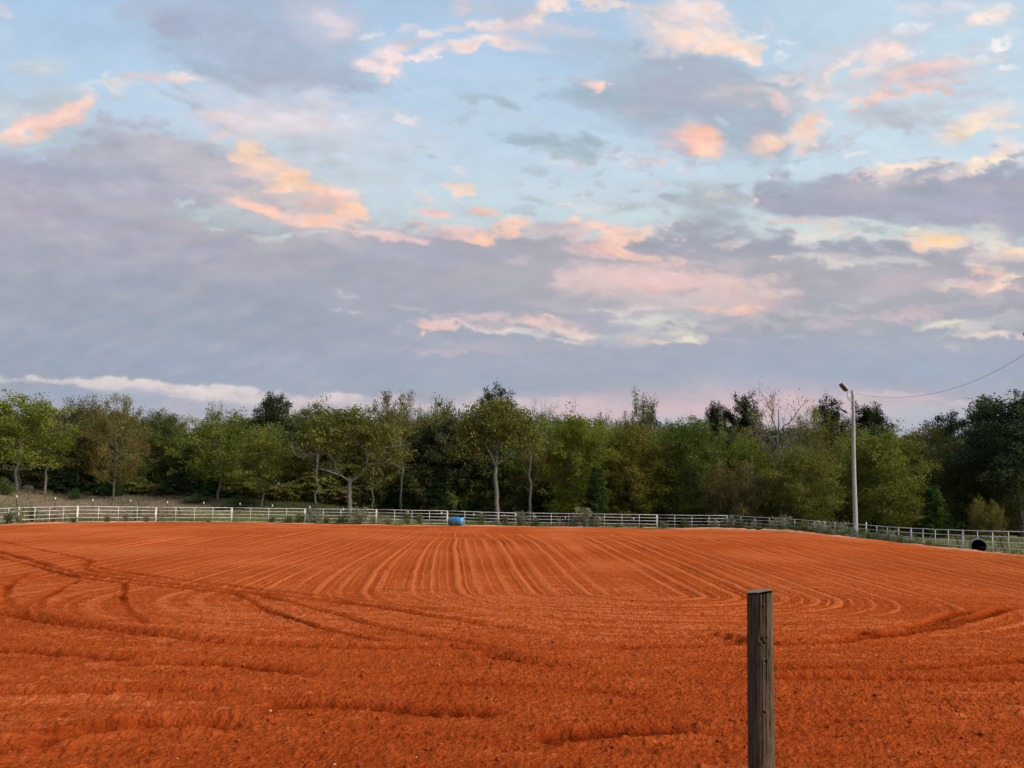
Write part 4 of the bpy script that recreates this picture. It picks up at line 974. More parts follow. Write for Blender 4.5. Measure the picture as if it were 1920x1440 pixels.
#@@PLANTS
# ------------------------------------------------------------------ plants
class LF:
    """leaf quads gathered for one mesh"""
    def __init__(s): s.c = []; s.a = []; s.b = []; s.col = []
    def add(s, C, size, colr, flat=0.0, asp=0.55, g=rng, dirs=None):
        n = len(C)
        a_ = g.normal(size=(n, 3)) if dirs is None else dirs + 0.35 * g.normal(size=(n, 3))
        a_ /= np.linalg.norm(a_, axis=1)[:, None]
        nrm = g.normal(size=(n, 3)); nrm[:, 2] = np.abs(nrm[:, 2]) + flat
        b_ = np.cross(nrm, a_); b_ /= np.linalg.norm(b_, axis=1)[:, None] + 1e-9
        sz = size * g.uniform(0.6, 1.35, (n, 1))
        s.c.append(C); s.a.append(a_ * sz); s.b.append(b_ * sz * asp); s.col.append(colr)
    def build(s):
        C = np.concatenate(s.c); A = np.concatenate(s.a); Bb = np.concatenate(s.b); K = np.concatenate(s.col)
        V = np.stack([C - A, C + Bb, C + A, C - Bb], 1).reshape(-1, 3)
        Q = np.arange(len(V)).reshape(-1, 4)
        return V, Q, np.repeat(K, 4, 0)
def leaf_cols(g, n, base, var, cluster=1.0):
    c = np.array(base)[None] * (cluster * g.uniform(1 - var, 1 + var, (n, 1)))
    c = c * g.uniform(0.88, 1.12, (n, 3)); return np.clip(c, 0.002, 1)

def branch_pts(g, p0, p1, droop=0.0, wob=0.08, n=6):
    p0 = np.array(p0, float); p1 = np.array(p1, float); L = np.linalg.norm(p1 - p0)
    t = np.linspace(0, 1, n)[:, None]; P = p0 + (p1 - p0) * t
    P[:, 2] += (np.sin(t[:, 0] * np.pi) * droop * L)
    w_ = g.normal(size=(n, 3)) * wob * L * np.sin(t * np.pi); P += w_
    return P

def make_tree(seed, H=12, W=9, cb=0.25, kind='broad', trunk=0.22, lean=0.0, limbs=None, dens=1.0, base=(0.10, 0.12, 0.03), var=0.3, leaf=0.17, yellow=0.0):
    g = np.random.default_rng(seed)
    T = MB(); L = LF()
    crown0 = H * cb; Hc = H - crown0
    top = np.array([lean * H, 0, H * 0.93])
    tp = branch_pts(g, (0, 0, -0.5), top, 0, 0.02, 9)
    tr = np.linspace(trunk, trunk * 0.12, 9); tr[0] *= 1.35
    if kind != 'thicket': T.tube(tp, tr, 9)
    def trunk_at(z):
        return np.array([np.interp(z, tp[:, 2], tp[:, 0]), np.interp(z, tp[:, 2], tp[:, 1]), z])
    prof = {'broad': lambda t: math.sqrt(max(0.0, 1 - (1.75 * t - 0.72) ** 2 / 1.10)), 'oak': lambda t: math.sqrt(max(0.0, 1 - (1.9 * t - 0.85) ** 2 / 1.15)),
            'airy': lambda t: 0.45 + 0.60 * math.sin(min(1, t * 1.05) * math.pi) ** 0.8, 'cedar': lambda t: 1.02 - 0.90 * t ** 0.9, 'thicket': lambda t: 0.25 + 0.85 * math.sqrt(max(0.0, 1 - abs(t * 1.35 - 0.5) ** 2.2)),
            'bare': lambda t: 0.4 + 0.7 * t ** 0.7}[kind]
    nl = {'broad': 28, 'oak': 26, 'airy': 30, 'cedar': 46, 'thicket': 44, 'bare': 18}[kind]
    if limbs: nl = limbs
    for i in range(nl):
        t = ((i + g.random()) / nl) ** (0.85 if kind != 'cedar' else 0.95)
        az_ = i * 2.399 + g.uniform(-0.5, 0.5)
        rad = max(0.12, prof(t)) * W / 2 * g.uniform(0.72, 1.12)
        ze = crown0 + t * Hc * g.uniform(0.96, 1.03)
        c_ = trunk_at(min(ze, H * 0.9))
        pe = np.array([c_[0] + rad * math.cos(az_), c_[1] + rad * math.sin(az_), ze])
        if kind == 'thicket':
            ps = np.array([0.12 * W * math.cos(az_) * g.random(), 0.12 * W * math.sin(az_) * g.random(), -0.2])
            dr = 0.12
        elif kind == 'cedar':
            ps = trunk_at(max(0.2, ze - 0.12 * rad)); dr = -0.03
        else:
            zs_ = crown0 * 0.85 + t * Hc * 0.62; zs_ = min(zs_, ze - 0.25 * rad) if ze - 0.25 * rad > crown0 * 0.7 else crown0 * 0.8
            ps = trunk_at(max(0.8, zs_)); dr = 0.08
        bp = branch_pts(g, ps, pe, dr, 0.05, 7)
        lb = g.uniform(0.78, 1.26)
        br = trunk * (0.42 if kind != 'thicket' else 0.28) * (1 - 0.55 * t)
        T.tube(bp, np.linspace(br, br * 0.2, 7), 6, False)
        nsub = {'broad': 8, 'oak': 8, 'airy': 9, 'cedar': 5, 'thicket': 8, 'bare': 9}[kind]
        ll = np.linalg.norm(pe - ps)
        for k in range(nsub):
            u_ = (0.30 + 0.70 * (k + g.random()) / nsub); j = u_ * 6; j0 = int(min(5, j)); q = bp[j0] + (bp[j0 + 1] - bp[j0]) * (j - j0)
            dv = g.normal(size=3); dv[2] = dv[2] * 0.6 + (0.25 if kind in ('broad', 'oak') else 0.75 if kind in ('airy', 'bare', 'thicket') else 0.0)
            dv = dv / np.linalg.norm(dv); dv = dv + 0.8 * (pe - ps) / (ll + 1e-6); dv /= np.linalg.norm(dv)
            sl = (0.11 * W + 0.16 * ll) * g.uniform(0.6, 1.15) * (0.75 if kind == 'cedar' else 1)
            e_ = q + dv * sl
            sp = branch_pts(g, q, e_, 0.04, 0.06, 4)
            T.tube(sp, [br * 0.30, br * 0.2, br * 0.13, br * 0.06], 4, False)
            if kind == 'bare':
                for _ in range(5):
                    q2 = sp[g.integers(1, 4)]; d2 = dv + g.normal(size=3) * 0.55; d2[2] += 0.25
                    e2 = q2 + d2 / np.linalg.norm(d2) * sl * 0.6; T.tube([q2, (q2 + e2) / 2 + g.normal(size=3) * 0.05, e2], [br * 0.12, br * 0.08, br * 0.04], 3, False)
            ncl = {'broad': 4, 'oak': 4, 'airy': 4, 'cedar': 4, 'thicket': 4, 'bare': 2}[kind]
            for c2 in range(ncl):
                f_ = 0.35 + 0.7 * (c2 + g.random()) / ncl
                cc = q + (e_ - q) * f_ + g.normal(size=3) * 0.10 * sl
                sg = {'broad': (0.42, 0.42, 0.22), 'oak': (0.36, 0.36, 0.28), 'airy': (0.26, 0.26, 0.32), 'cedar': (0.34, 0.34, 0.18), 'thicket': (0.30, 0.30, 0.24), 'bare': (0.3, 0.3, 0.4)}[kind]
                nn = int({'broad': 15, 'oak': 20, 'airy': 11, 'cedar': 15, 'thicket': 13, 'bare': 4}[kind] * dens * g.uniform(0.5, 1.4))
                if nn < 1: continue
                pos = cc + g.normal(size=(nn, 3)) * np.array(sg) * (W / 9) ** 0.5
                bright = lb * g.uniform(0.72, 1.28)
                bb = np.array(base, float)
                if g.random() < yellow: bb = bb * np.array([1.4, 1.2, 0.8])
                dirs = None
                if kind in ('airy', 'bare', 'thicket'): dirs = np.repeat((dv + np.array([0, 0, 0.5]))[None], nn, 0)
                L.add(pos, leaf, leaf_cols(g, nn, bb, var, bright), 0.4, 0.55 if kind != 'airy' else 0.38, g, dirs)
    return T, L.build()

SPEC = {}
def spec(key, nvar=2, **kw):
    for v_ in range(nvar):
        T, (V, Q, K) = make_tree(hash_seed(key) + v_ * 31, **kw)
        tm = bpy.data.meshes.new('trunk'); tm.from_pydata(T.v, [], T.f); tm.update(); tm.polygons.foreach_set('use_smooth', [True] * len(tm.polygons))
        tm.materials.append(M_bark_pale if kw.get('kind') in ('broad', 'bare') else M_bark)
        cm = mesh_np('crown', V, Q); add_attr(cm, 'leaf', K); cm.materials.append(M_leaf)
        SPEC.setdefault(key, []).append((tm, cm, kw['H'], kw['W'], V, Q, K, T))
def hash_seed(s): return sum(ord(c) * (i + 3) for i, c in enumerate(s)) % 9973
spec('broad', 3, H=14, W=10, cb=0.26, kind='broad', trunk=0.20, dens=1.25, base=(0.105, 0.122, 0.030), yellow=0.12, leaf=0.145)
spec('oak', 2, H=16, W=9, cb=0.35, kind='oak', trunk=0.26, dens=1.7, base=(0.046, 0.056, 0.026), var=0.25, leaf=0.145)
spec('airy', 3, H=15, W=9, cb=0.14, kind='airy', trunk=0.15, dens=1.45, base=(0.115, 0.112, 0.042), yellow=0.10, leaf=0.135)
spec('cedar', 2, H=8, W=5, cb=0.03, kind='cedar', trunk=0.16, dens=1.3, base=(0.042, 0.060, 0.022), var=0.25, leaf=0.13)
spec('thicket', 3, H=14, W=12, cb=0.05, kind='broad', trunk=0.18, dens=1.45, limbs=52, base=(0.118, 0.122, 0.036), yellow=0.12, leaf=0.14)
spec('brush', 2, H=8, W=9, cb=0.05, kind='thicket', trunk=0.12, dens=1.3, base=(0.125, 0.118, 0.045), yellow=0.12, leaf=0.12)
spec('bare', 1, H=14, W=9, cb=0.30, kind='bare', trunk=0.42, dens=1.6, base=(0.15, 0.14, 0.065), leaf=0.11)

trees_done = 0
def tree(name, key, var, px_, topy, wpx, Yd, label, tint=(1, 1, 1), rz=0.0, cat='tree', group='trees along the edge of the wood', xoff=0, sink=0.0):
    global trees_done
    p = atg(px_, Yd); tz = at(px_, topy, Yd)[2]
    tm, cm, H_, W_, *_r = SPEC[key][var % len(SPEC[key])]
    root = empty(name, (p[0], p[1], p[2] - sink), label, cat, group, rz)
    sz = (tz - p[2]) / (H_ * 1.0); sx_ = (wpx / F * Yd) / (W_ * 1.16)
    for nm, mesh in (('trunk', tm), ('crown', cm)):
        o = bpy.data.objects.new(nm, mesh); COL.objects.link(o); o.parent = root; o.scale = (sx_, sx_, sz)
        o.color = (*[q * 1.06 for q in tint], 1)
    trees_done += 1
    return root
YG = (1.2, 1.15, 0.85); OL = (1.0, 0.92, 0.85); GR = (0.85, 1.05, 0.8); DK = (0.62, 0.72, 0.62); BR = (1.1, 0.8, 0.8)
T_ = tree
T_('broadleaf_tree', 'broad', 0, 30, 745, 190, 93, 'large bright yellow green tree at the left edge of the picture', (1.3, 1.28, 0.75), 0.4)
T_('broadleaf_tree', 'airy', 0, 152, 752, 120, 104, 'dark olive tree with layered boughs just right of the bright yellow green one', OL, 1.0)
T_('slender_tree', 'airy', 1, 212, 750, 110, 97, 'slender brownish tree with one thin bare trunk on the bank', (1.15, 0.98, 0.8), 2.0)
T_('broadleaf_tree', 'thicket', 0, 300, 778, 110, 108, 'mid green tree leafy to the ground, right of the slender bare trunk', (0.7, 0.85, 0.8), 0)
T_('broadleaf_tree', 'broad', 1, 408, 778, 150, 98, 'green tree with a pale forked trunk standing in the grass bank', (1.15, 1.2, 0.8), 0.9)
T_('oak_tree', 'oak', 0, 507, 744, 90, 116, 'dark round-topped oak rising behind the short yellow green tree', (0.9, 0.95, 0.8), 0.3)
T_('small_tree', 'broad', 2, 490, 815, 115, 95, 'short yellow green tree with a leaning trunk above the green bank', YG, 2.2)
T_('broadleaf_tree', 'broad', 0, 592, 765, 130, 104, 'olive tree with a straight thin trunk, left of the spreading bare-limbed tree', (1.0, 1.0, 0.8), 2.9)
T_('broadleaf_tree', 'airy', 2, 735, 748, 130, 106, 'tall olive tree with fine upright twigs, right of the spreading bare-limbed tree', OL, 0.2)
T_('cedar_tree', 'cedar', 0, 822, 872, 74, 95, 'dark bushy cedar close behind the fence above the blue barrel', (0.8, 0.85, 0.9), 0)
T_('broadleaf_tree', 'broad', 1, 835, 764, 120, 110, 'pale olive tree filling the gap left of the tall central tree', (0.95, 0.92, 0.85), 1.9)
T_('oak_tree', 'oak', 1, 930, 738, 96, 122, 'dark round oak crown showing above the tall central tree', (0.8, 1.0, 0.9), 1.5)
T_('broadleaf_tree', 'thicket', 1, 1082, 785, 150, 98, 'yellow green tree leafy to the ground, right of the tall central tree', (1.15, 1.25, 0.62), 0.6)
T_('cedar_tree', 'cedar', 1, 1118, 882, 66, 92, 'small dark green evergreen at the foot of the yellow green tree', (1.0, 1.15, 0.85), 2.0)
T_('broadleaf_tree', 'airy', 0, 1205, 752, 105, 112, 'tall grey green tree with a loose pointed top in the middle of the tree line', (0.85, 0.95, 0.85), 2.2)
T_('broadleaf_tree', 'thicket', 2, 1190, 810, 140, 98, 'golden green tree with its foliage down to the fence, below the loose pointed top', (1.22, 1.08, 0.65), 1.4)
T_('broadleaf_tree', 'thicket', 0, 1295, 795, 150, 97, 'broad deep green tree left of the brown twiggy thicket', (0.72, 0.92, 0.6), 2.6)
T_('oak_tree', 'oak', 0, 1343, 762, 62, 122, 'small dark oak crown, left one of the pair above the green tree', DK, 0.0)
T_('oak_tree', 'oak', 1, 1393, 752, 92, 122, 'larger dark oak crown with sky gaps, right one of the pair', DK, 2.4)
T_('broadleaf_tree', 'broad', 2, 1400, 832, 110, 99, 'light lime green tree between the dark oak pair and the thicket', (1.4, 1.5, 0.75), 0.5)
T_('thicket', 'brush', 1, 1378, 880, 120, 91, 'brown twiggy thicket with few leaves beside the fence corner', (0.95, 0.85, 0.85), 3.0)
T_('bare_tree', 'bare', 0, 1462, 750, 135, 95, 'nearly bare tree with pale upright branches against the sky', (1.5, 1.4, 1.2), 0.5)
T_('broadleaf_tree', 'airy', 1, 1528, 776, 120, 101, 'olive feathery tree left of the light pole', (1.15, 1.15, 0.8), 0.7)
T_('bush', 'thicket', 2, 1505, 852, 170, 89, 'wide rounded olive bush in front of the feathery tree', (1.1, 1.1, 0.8), 1.1, 'bush')
T_('oak_tree', 'oak', 1, 1562, 758, 78, 120, 'dark oak crown directly left of the light pole top', DK, 0.8)
T_('oak_tree', 'oak', 0, 1636, 766, 96, 122, 'dark oak crown directly right of the light pole', (0.65, 0.72, 0.6), 2.0)
T_('broadleaf_tree', 'thicket', 1, 1655, 815, 180, 92, 'wide yellow green bushy tree right behind the light pole', (1.15, 1.2, 0.75), 2.5)
T_('oak_tree', 'oak', 1, 1772, 786, 112, 122, 'low dark oak crown between the light pole and the big tree on the right', DK, 3.5)
T_('broadleaf_tree', 'airy', 2, 1745, 812, 130, 98, 'olive brown loose tree in front of the low dark oak crown', (1.1, 1.0, 0.8), 1.0)
T_('small_tree', 'cedar', 0, 1752, 915, 70, 86, 'small dark green young tree by the right fence', (1.3, 1.6, 0.9), 1.0)
T_('oak_tree', 'oak', 0, 1915, 748, 230, 93, 'large dark grey green tree filling the right edge of the picture', (1.35, 1.5, 1.55), 0.9)
T_('small_tree', 'thicket', 0, 1880, 860, 150, 95, 'dull olive young tree under the large right edge tree', (0.65, 0.68, 0.7), 1.9)
T_('oak_tree', 'oak', 1, 1862, 775, 130, 102, 'dark oak crown joined to the left flank of the large right edge tree', (1.15, 1.3, 1.2), 0.9)
T_('bush', 'brush', 1, 1850, 945, 60, 84, 'low yellow brown brush at the foot of the large right edge tree', (1.05, 0.98, 0.7), 0.9, 'bush')
T_('bare_tree', 'bare', 0, 1015, 765, 60, 124, 'leafless pinkish twigs showing right of the tall central tree top', (1.4, 0.9, 0.9), 2.5)
T_('small_tree', 'bare', 0, 402, 758, 44, 128, 'small reddish leafless top poking above the green forked tree', (1.5, 0.8, 0.7), 0.5)

# hero trees -------------------------------------------------------
def hero(name, label, px_, Yd, limbs, crown, base, tint, trunk_r, mat=M_bark_pale, leaf=0.16, seed=1, yellow=0.15):
    """limbs: lists of (px,py,dy) photo points turned to world; crown: ellipses (px,py,wpx,hpx,depth,n)"""
    g = np.random.default_rng(seed)
    p = atg(px_, Yd); root = empty(name, p, label, 'tree', 'trees along the edge of the wood')
    T = MB(); tips = []
    for pts_, r0, r1 in limbs:
        P = np.array([at(a_, b2, Yd + c2) - p for a_, b2, c2 in pts_])
        if pts_[0][1] > 940: P[0, 2] = -0.4
        P = smooth_pl(P, 5); P[1:-1] += g.normal(size=(len(P) - 2, 3)) * 0.03
        T.tube(P, np.linspace(r0, r1, len(P)), 9, False); tips.append(P)
        for q in (P[len(P) // 3:] if pts_[0][1] < 940 else P[:0]):
            for _ in range(2):
                if g.random() < 0.75:
                    d2 = g.normal(size=3); d2[2] = abs(d2[2]) * 0.8; e2 = q + d2 / np.linalg.norm(d2) * g.uniform(0.8, 2.2)
                    m2 = (q + e2) / 2 + g.normal(size=3) * 0.12; T.tube([q, m2, e2], [r1 * 0.5, r1 * 0.3, r1 * 0.12], 4, False)
    T.build('trunk', mat, root)
    L = LF()
    for cx_, cy_, w2, h2, dep, nn in crown:
        c0 = at(cx_, cy_, Yd) - p; sx2 = w2 / 2 / F * Yd; sz2 = h2 / 2 / F * Yd
        ncl = nn // 14
        v_ = g.normal(size=(ncl, 3)); v_ /= np.linalg.norm(v_, axis=1)[:, None]; v_ *= g.uniform(0.45, 1.05, (ncl, 1))
        cl_ = c0 + v_ * np.array([sx2, dep, sz2])
        for q in cl_:
            k = int(g.integers(7, 22)); bb = np.array(base, float) * (np.array([1.6, 1.3, 0.8]) if g.random() < yellow else 1)
            L.add(q + g.normal(size=(k, 3)) * np.array([0.42, 0.42, 0.2]), leaf, leaf_cols(g, k, bb, 0.3, g.uniform(0.6, 1.45)), 0.4, 0.55, g)
        for q in cl_[::6]:
            T2 = tips[g.integers(len(tips))]
    V, Q, K = L.build(); me = mesh_np('crown', V, Q); add_attr(me, 'leaf', K)
    o = link('crown', me, M_leaf, root); o.color = (*[q * 1.12 for q in tint], 1)
    return root
hero('central_tree', 'tall central tree with a straight pale grey trunk dividing into a wide olive crown', 931, 93,
     [([(933, 990, 0), (931, 930, 0), (929, 890, 0), (930, 872, 0)], 0.31, 0.21), ([(930, 878, 0), (918, 850, 0), (897, 815, -0.5), (878, 790, -1)], 0.16, 0.05),
      ([(930, 875, 0), (932, 845, 0.4), (940, 815, 0.5), (955, 785, 1)], 0.14, 0.04), ([(930, 872, 0), (945, 862, 0), (962, 842, -.5), (985, 815, -1)], 0.14, 0.04),
      ([(922, 858, 0), (912, 832, 1), (905, 800, 1.5), (912, 775, 1)], 0.13, 0.05), ([(945, 862, 0), (968, 852, .5), (995, 838, 1)], 0.11, 0.04), ([(934, 830, 0), (925, 800, -.6), (930, 770, -1)], 0.10, 0.04)],
     [(930, 790, 150, 70, 3.6, 3600), (890, 815, 90, 75, 2.8, 1900), (975, 805, 96, 80, 2.8, 2100), (930, 765, 90, 34, 2.2, 1300), (865, 840, 60, 60, 2.0, 900), (1000, 835, 50, 60, 2.0, 800), (905, 850, 40, 40, 2, 260)],
     (0.115, 0.120, 0.032), (1, 1, 1), 0.3, seed=11)
hero('spreading_tree', 'spreading tree with long crooked grey limbs reaching sideways under an olive crown', 656, 92,
     [([(657, 975, 0), (655, 930, 0), (656, 905, 0), (660, 900, 0)], 0.30, 0.21), ([(658, 903, 0), (640, 893, -.5), (618, 884, -1), (602, 880, -1.4)], 0.14, 0.06),
      ([(660, 902, 0), (678, 888, 0), (688, 870, 0), (686, 850, 0), (672, 832, 0), (656, 818, -.4), (652, 808, -.5)], 0.19, 0.05), ([(686, 872, 0), (705, 870, -.4), (725, 868, -.8), (745, 874, -1), (757, 882, -1.2)], 0.12, 0.04),
      ([(640, 875, .5), (625, 865, .4), (612, 850, 0), (585, 852, -.6), (562, 858, -1), (550, 846, -1), (546, 832, -1)], 0.13, 0.06), ([(688, 852, 0), (700, 846, .4), (712, 844, .6)], 0.09, 0.03),
      ([(720, 840, 0), (740, 838, 0), (755, 836, 0), (768, 832, 0)], 0.10, 0.04), ([(600, 848, 0), (585, 840, .3), (565, 840, .5)], 0.07, 0.03), ([(632, 884, 0), (628, 868, 0), (640, 855, 0), (668, 850, 0)], 0.08, 0.04)],
     [(650, 805, 170, 60, 3.2, 3000), (600, 825, 80, 50, 2.6, 1200), (715, 815, 100, 60, 2.6, 1700), (660, 780, 110, 34, 2.4, 1300), (745, 855, 60, 40, 2, 700), (700, 885, 80, 50, 2.4, 700), (655, 850, 60, 30, 2, 260)],
     (0.110, 0.118, 0.034), (1, 0.98, 0.9), 0.3, mat=M_bark_pale, seed=12)
# bare trunks seen at the foot of the wood ------------------------
for i, (x_, y0_, y1_, Yd, r_, ln, lab) in enumerate([
        (36, 925, 865, 99, 0.11, 1, 'thin grey trunk, leftmost below the bright yellow green tree'), (84, 930, 862, 96, 0.15, 4, 'darker leaning trunk below the right side of the bright yellow green tree'),
        (145, 918, 880, 103, 0.2, 0, 'short stout trunk beside the small dark bush on the bank'), (592, 948, 870, 100, 0.13, 2, 'straight bare sapling trunk left of the spreading bare-limbed tree'),
        (752, 955, 850, 99, 0.15, -1, 'straight grey trunk right of the spreading bare-limbed tree'), (698, 952, 905, 98, 0.11, 1, 'short pale trunk close right of the spreading tree foot'),
        (556, 935, 860, 104, 0.09, 0, 'thin dark trunk in the shade above the green bank'), (994, 960, 885, 97, 0.20, 0, 'thick dim trunk close right of the tall central tree')]):
    p = atg(x_, Yd); tp_ = at(x_ + ln, y1_, Yd) - p
    o = empty('bare_tree', p, lab, 'tree', 'bare trunks at the foot of the wood')
    b_ = MB(); g = np.random.default_rng(i)
    P = branch_pts(g, (0, 0, -0.5), tp_ + [0, 0, 2.0], 0, 0.015, 9); b_.tube(P, np.linspace(r_ * 1.15, r_ * 0.55, 9), 9)
    b_.build('trunk', M_bark_pale, o)
    for k in range(5):
        b_ = MB(); q = P[4 + k % 5]; d2 = g.normal(size=3) * [1, 1, .4]; d2[2] = abs(d2[2]) + .4; e2 = q + d2 / np.linalg.norm(d2) * g.uniform(1, 2)
        b_.tube([q, (q + e2) / 2 + [0, 0, .1], e2], [r_ * .3, r_ * .2, r_ * .08], 5, False); b_.build('branch', M_bark, o)

# the wood behind ---------------------------------------------------
def woods():
    g = np.random.default_rng(77)
    VV, QQ, KK, BV, BF = [], [], [], [], []; n = 0; nb = 0
    top_px = [-200, 0, 120, 200, 330, 345, 440, 560, 640, 700, 800, 860, 1030, 1130, 1240, 1290, 1350, 1440, 1500, 1600, 1690, 1760, 1830, 1900, 2100]
    top_y = [770, 775, 766, 775, 788, 800, 785, 778, 775, 770, 772, 768, 782, 778, 784, 802, 795, 806, 800, 800, 815, 815, 812, 790, 780]
    items = []
    for row, (Yd, step, keys) in enumerate([(108, 46, ['airy', 'thicket', 'oak', 'broad']), (118, 44, ['oak', 'airy', 'broad']), (130, 48, ['oak', 'airy']), (145, 60, ['oak'])]):
        for x_ in np.arange(-260, 2200, step):
            x2 = x_ + g.uniform(-16, 16)
            ty = np.interp(x2, top_px, top_y) + g.uniform(4, 34) + (16 if row == 0 else 0)
            items.append((x2, ty, g.uniform(80, 120), Yd + g.uniform(-4, 4), keys[g.integers(len(keys))]))
    for x_ in np.arange(-260, 2200, 34):                                 # understorey
        items.append((x_ + g.uniform(-12, 12), g.uniform(872, 912), g.uniform(56, 86), g.uniform(101, 107), ['cedar', 'thicket', 'cedar'][g.integers(3)]))
    for x_ in np.arange(-260, 2200, 42):
        items.append((x_ + g.uniform(-12, 12), g.uniform(845, 885), g.uniform(60, 90), g.uniform(110, 116), 'cedar'))
    for x2, ty, w2, Yd, key in items:
        sp_ = SPEC[key][g.integers(len(SPEC[key]))]; p = atg(x2, Yd); tz = at(x2, ty, Yd)[2]
        sx2 = w2 / F * Yd / sp_[3]; sz2 = (tz - p[2]) / sp_[2]; an = g.uniform(0, 6.28); c_, s_ = math.cos(an), math.sin(an)
        Rm = np.array([[c_, s_, 0], [-s_, c_, 0], [0, 0, 1]])
        keepq = g.random(len(sp_[5])) < (0.62 if Yd > 108 else 0.8)
        Vq = sp_[4][sp_[5][keepq]].reshape(-1, 4, 3); ctr = Vq.mean(1, keepdims=True)
        V = (Vq - ctr) * 1.18 + ctr * np.array([sx2, sx2, sz2]); V = V.reshape(-1, 3) @ Rm + p
        tint = np.array({'airy': (0.90, 0.88, 0.85), 'thicket': (0.8, 0.8, 0.8), 'oak': (0.9, 0.95, 0.85), 'broad': (0.8, 0.8, 0.85), 'cedar': (0.7, 0.75, 0.8)}[key]) * g.uniform(0.8, 1.2, 3) ** 0.7 * 1.6
        K = sp_[6].reshape(-1, 4, 3)[keepq].reshape(-1, 3) * tint
        VV.append(V); QQ.append(np.arange(len(V)).reshape(-1, 4) + n); KK.append(K); n += len(V)
        if key in ('oak', 'broad', 'airy') and Yd < 124:
            tv = np.array(sp_[7].v[:81]) * [sx2, sx2, sz2] @ Rm + p
            BV.append(tv); f = np.array([q_ for q_ in sp_[7].f[:72] if len(q_) == 4 and max(q_) < 81]); BF.append(f + nb); nb += len(tv)
    V = np.concatenate(VV + BV); Q = np.concatenate(QQ + [f + n for f in BF]); K = np.concatenate(KK + [np.tile([[0.12, 0.105, 0.085]], (nb, 1))])
    me = mesh_np('woods', V, Q); add_attr(me, 'leaf', K)
    o = link('woods', me, M_leaf); o.color = (1, 1, 1, 1)
    tag(o, 'mass of darker trees and undergrowth behind the front row of trees', 'woods', kind='stuff')
woods()

# weeds by the fence ------------------------------------------------
def weed_mesh(kind, seed):
    g = np.random.default_rng(seed); S = MB(); L = LF()
    if kind == 'feather':                          # grey green sprays
        base = (0.15, 0.17, 0.105); ns = 18
        for i in range(ns):
            a_ = g.uniform(0, 6.28); d = g.uniform(0.1, 0.55); h = g.uniform(0.55, 1.0)
            P = branch_pts(g, (0.06 * math.cos(a_), 0.06 * math.sin(a_), -0.05), (d * math.cos(a_), d * math.sin(a_), h), 0.10, 0.04, 5); S.tube(P, [0.010, 0.008, 0.007, 0.005, 0.003], 4, False)
            for q in P[1:]:
                k = 9; L.add(q + g.normal(size=(k, 3)) * 0.06, 0.055, leaf_cols(g, k, base, 0.3, g.uniform(.7, 1.4)), 0.3, 0.35, g)
            k = 12; L.add(P[-1] + g.normal(size=(k, 3)) * [0.07, 0.07, 0.05], 0.045, leaf_cols(g, k, (0.24, 0.24, 0.16), 0.3, 1), 0.3, 0.5, g)
    elif kind == 'round':                          # soft rounded green bush
        base = (0.085, 0.115, 0.045)
        for i in range(70):
            v_ = g.normal(size=3); v_[2] = abs(v_[2]); v_ /= np.linalg.norm(v_); e2 = v_ * [0.5, 0.5, 0.92] * g.uniform(0.8, 1.0)
            P = branch_pts(g, (0, 0, 0), e2, 0.05, 0.04, 5); S.tube(P, [0.008, 0.006, 0.005, 0.004, 0.002], 3, False)
            for q in P[2:]:
                k = 9; L.add(q + g.normal(size=(k, 3)) * 0.06, 0.045, leaf_cols(g, k, base, 0.3, g.uniform(.75, 1.25)), 0.2, 0.3, g, np.repeat(v_[None], k, 0))
    elif kind == 'tan':                            # dried stalks
        for i in range(14):
            a_ = g.uniform(0, 6.28); d = g.uniform(0.05, 0.4); h = g.uniform(0.5, 1.0)
            P = branch_pts(g, (0, 0, -0.05), (d * math.cos(a_), d * math.sin(a_), h), 0.05, 0.04, 5); S.tube(P, [0.010, 0.008, 0.007, 0.005, 0.003], 4, False)
            for q in P[1:]:
                k = 7; L.add(q + g.normal(size=(k, 3)) * 0.06, 0.05, leaf_cols(g, k, (0.24, 0.19, 0.11), 0.3, g.uniform(.7, 1.3)), 0.3, 0.4, g)
    else:                                          # tall leafy stems
        for i in range(9):
            a_ = g.uniform(0, 6.28); d = g.uniform(0.05, 0.3); h = g.uniform(0.6, 1.0)
            P = branch_pts(g, (0, 0, -0.05), (d * math.cos(a_), d * math.sin(a_), h), 0.03, 0.02, 6); S.tube(P, [0.012, 0.01, 0.008, 0.006, 0.005, 0.003], 4, False)
            for q in P[1:]:
                k = 10; L.add(q + g.normal(size=(k, 3)) * 0.08, 0.07, leaf_cols(g, k, (0.12, 0.14, 0.055), 0.3, g.uniform(.7, 1.3)), 0.3, 0.4, g)
    sm = bpy.data.meshes.new('stems'); sm.from_pydata(S.v, [], S.f); sm.update(); sm.materials.append(M_bark)
    V, Q, K = L.build(); lm = mesh_np('leaves', V, Q); add_attr(lm, 'leaf', K); lm.materials.append(M_leaf)
    return sm, lm
WM = {k: [weed_mesh(k, s + 5 * i) for s in range(3)] for i, k in enumerate(['feather', 'round', 'tan', 'leafy'])}
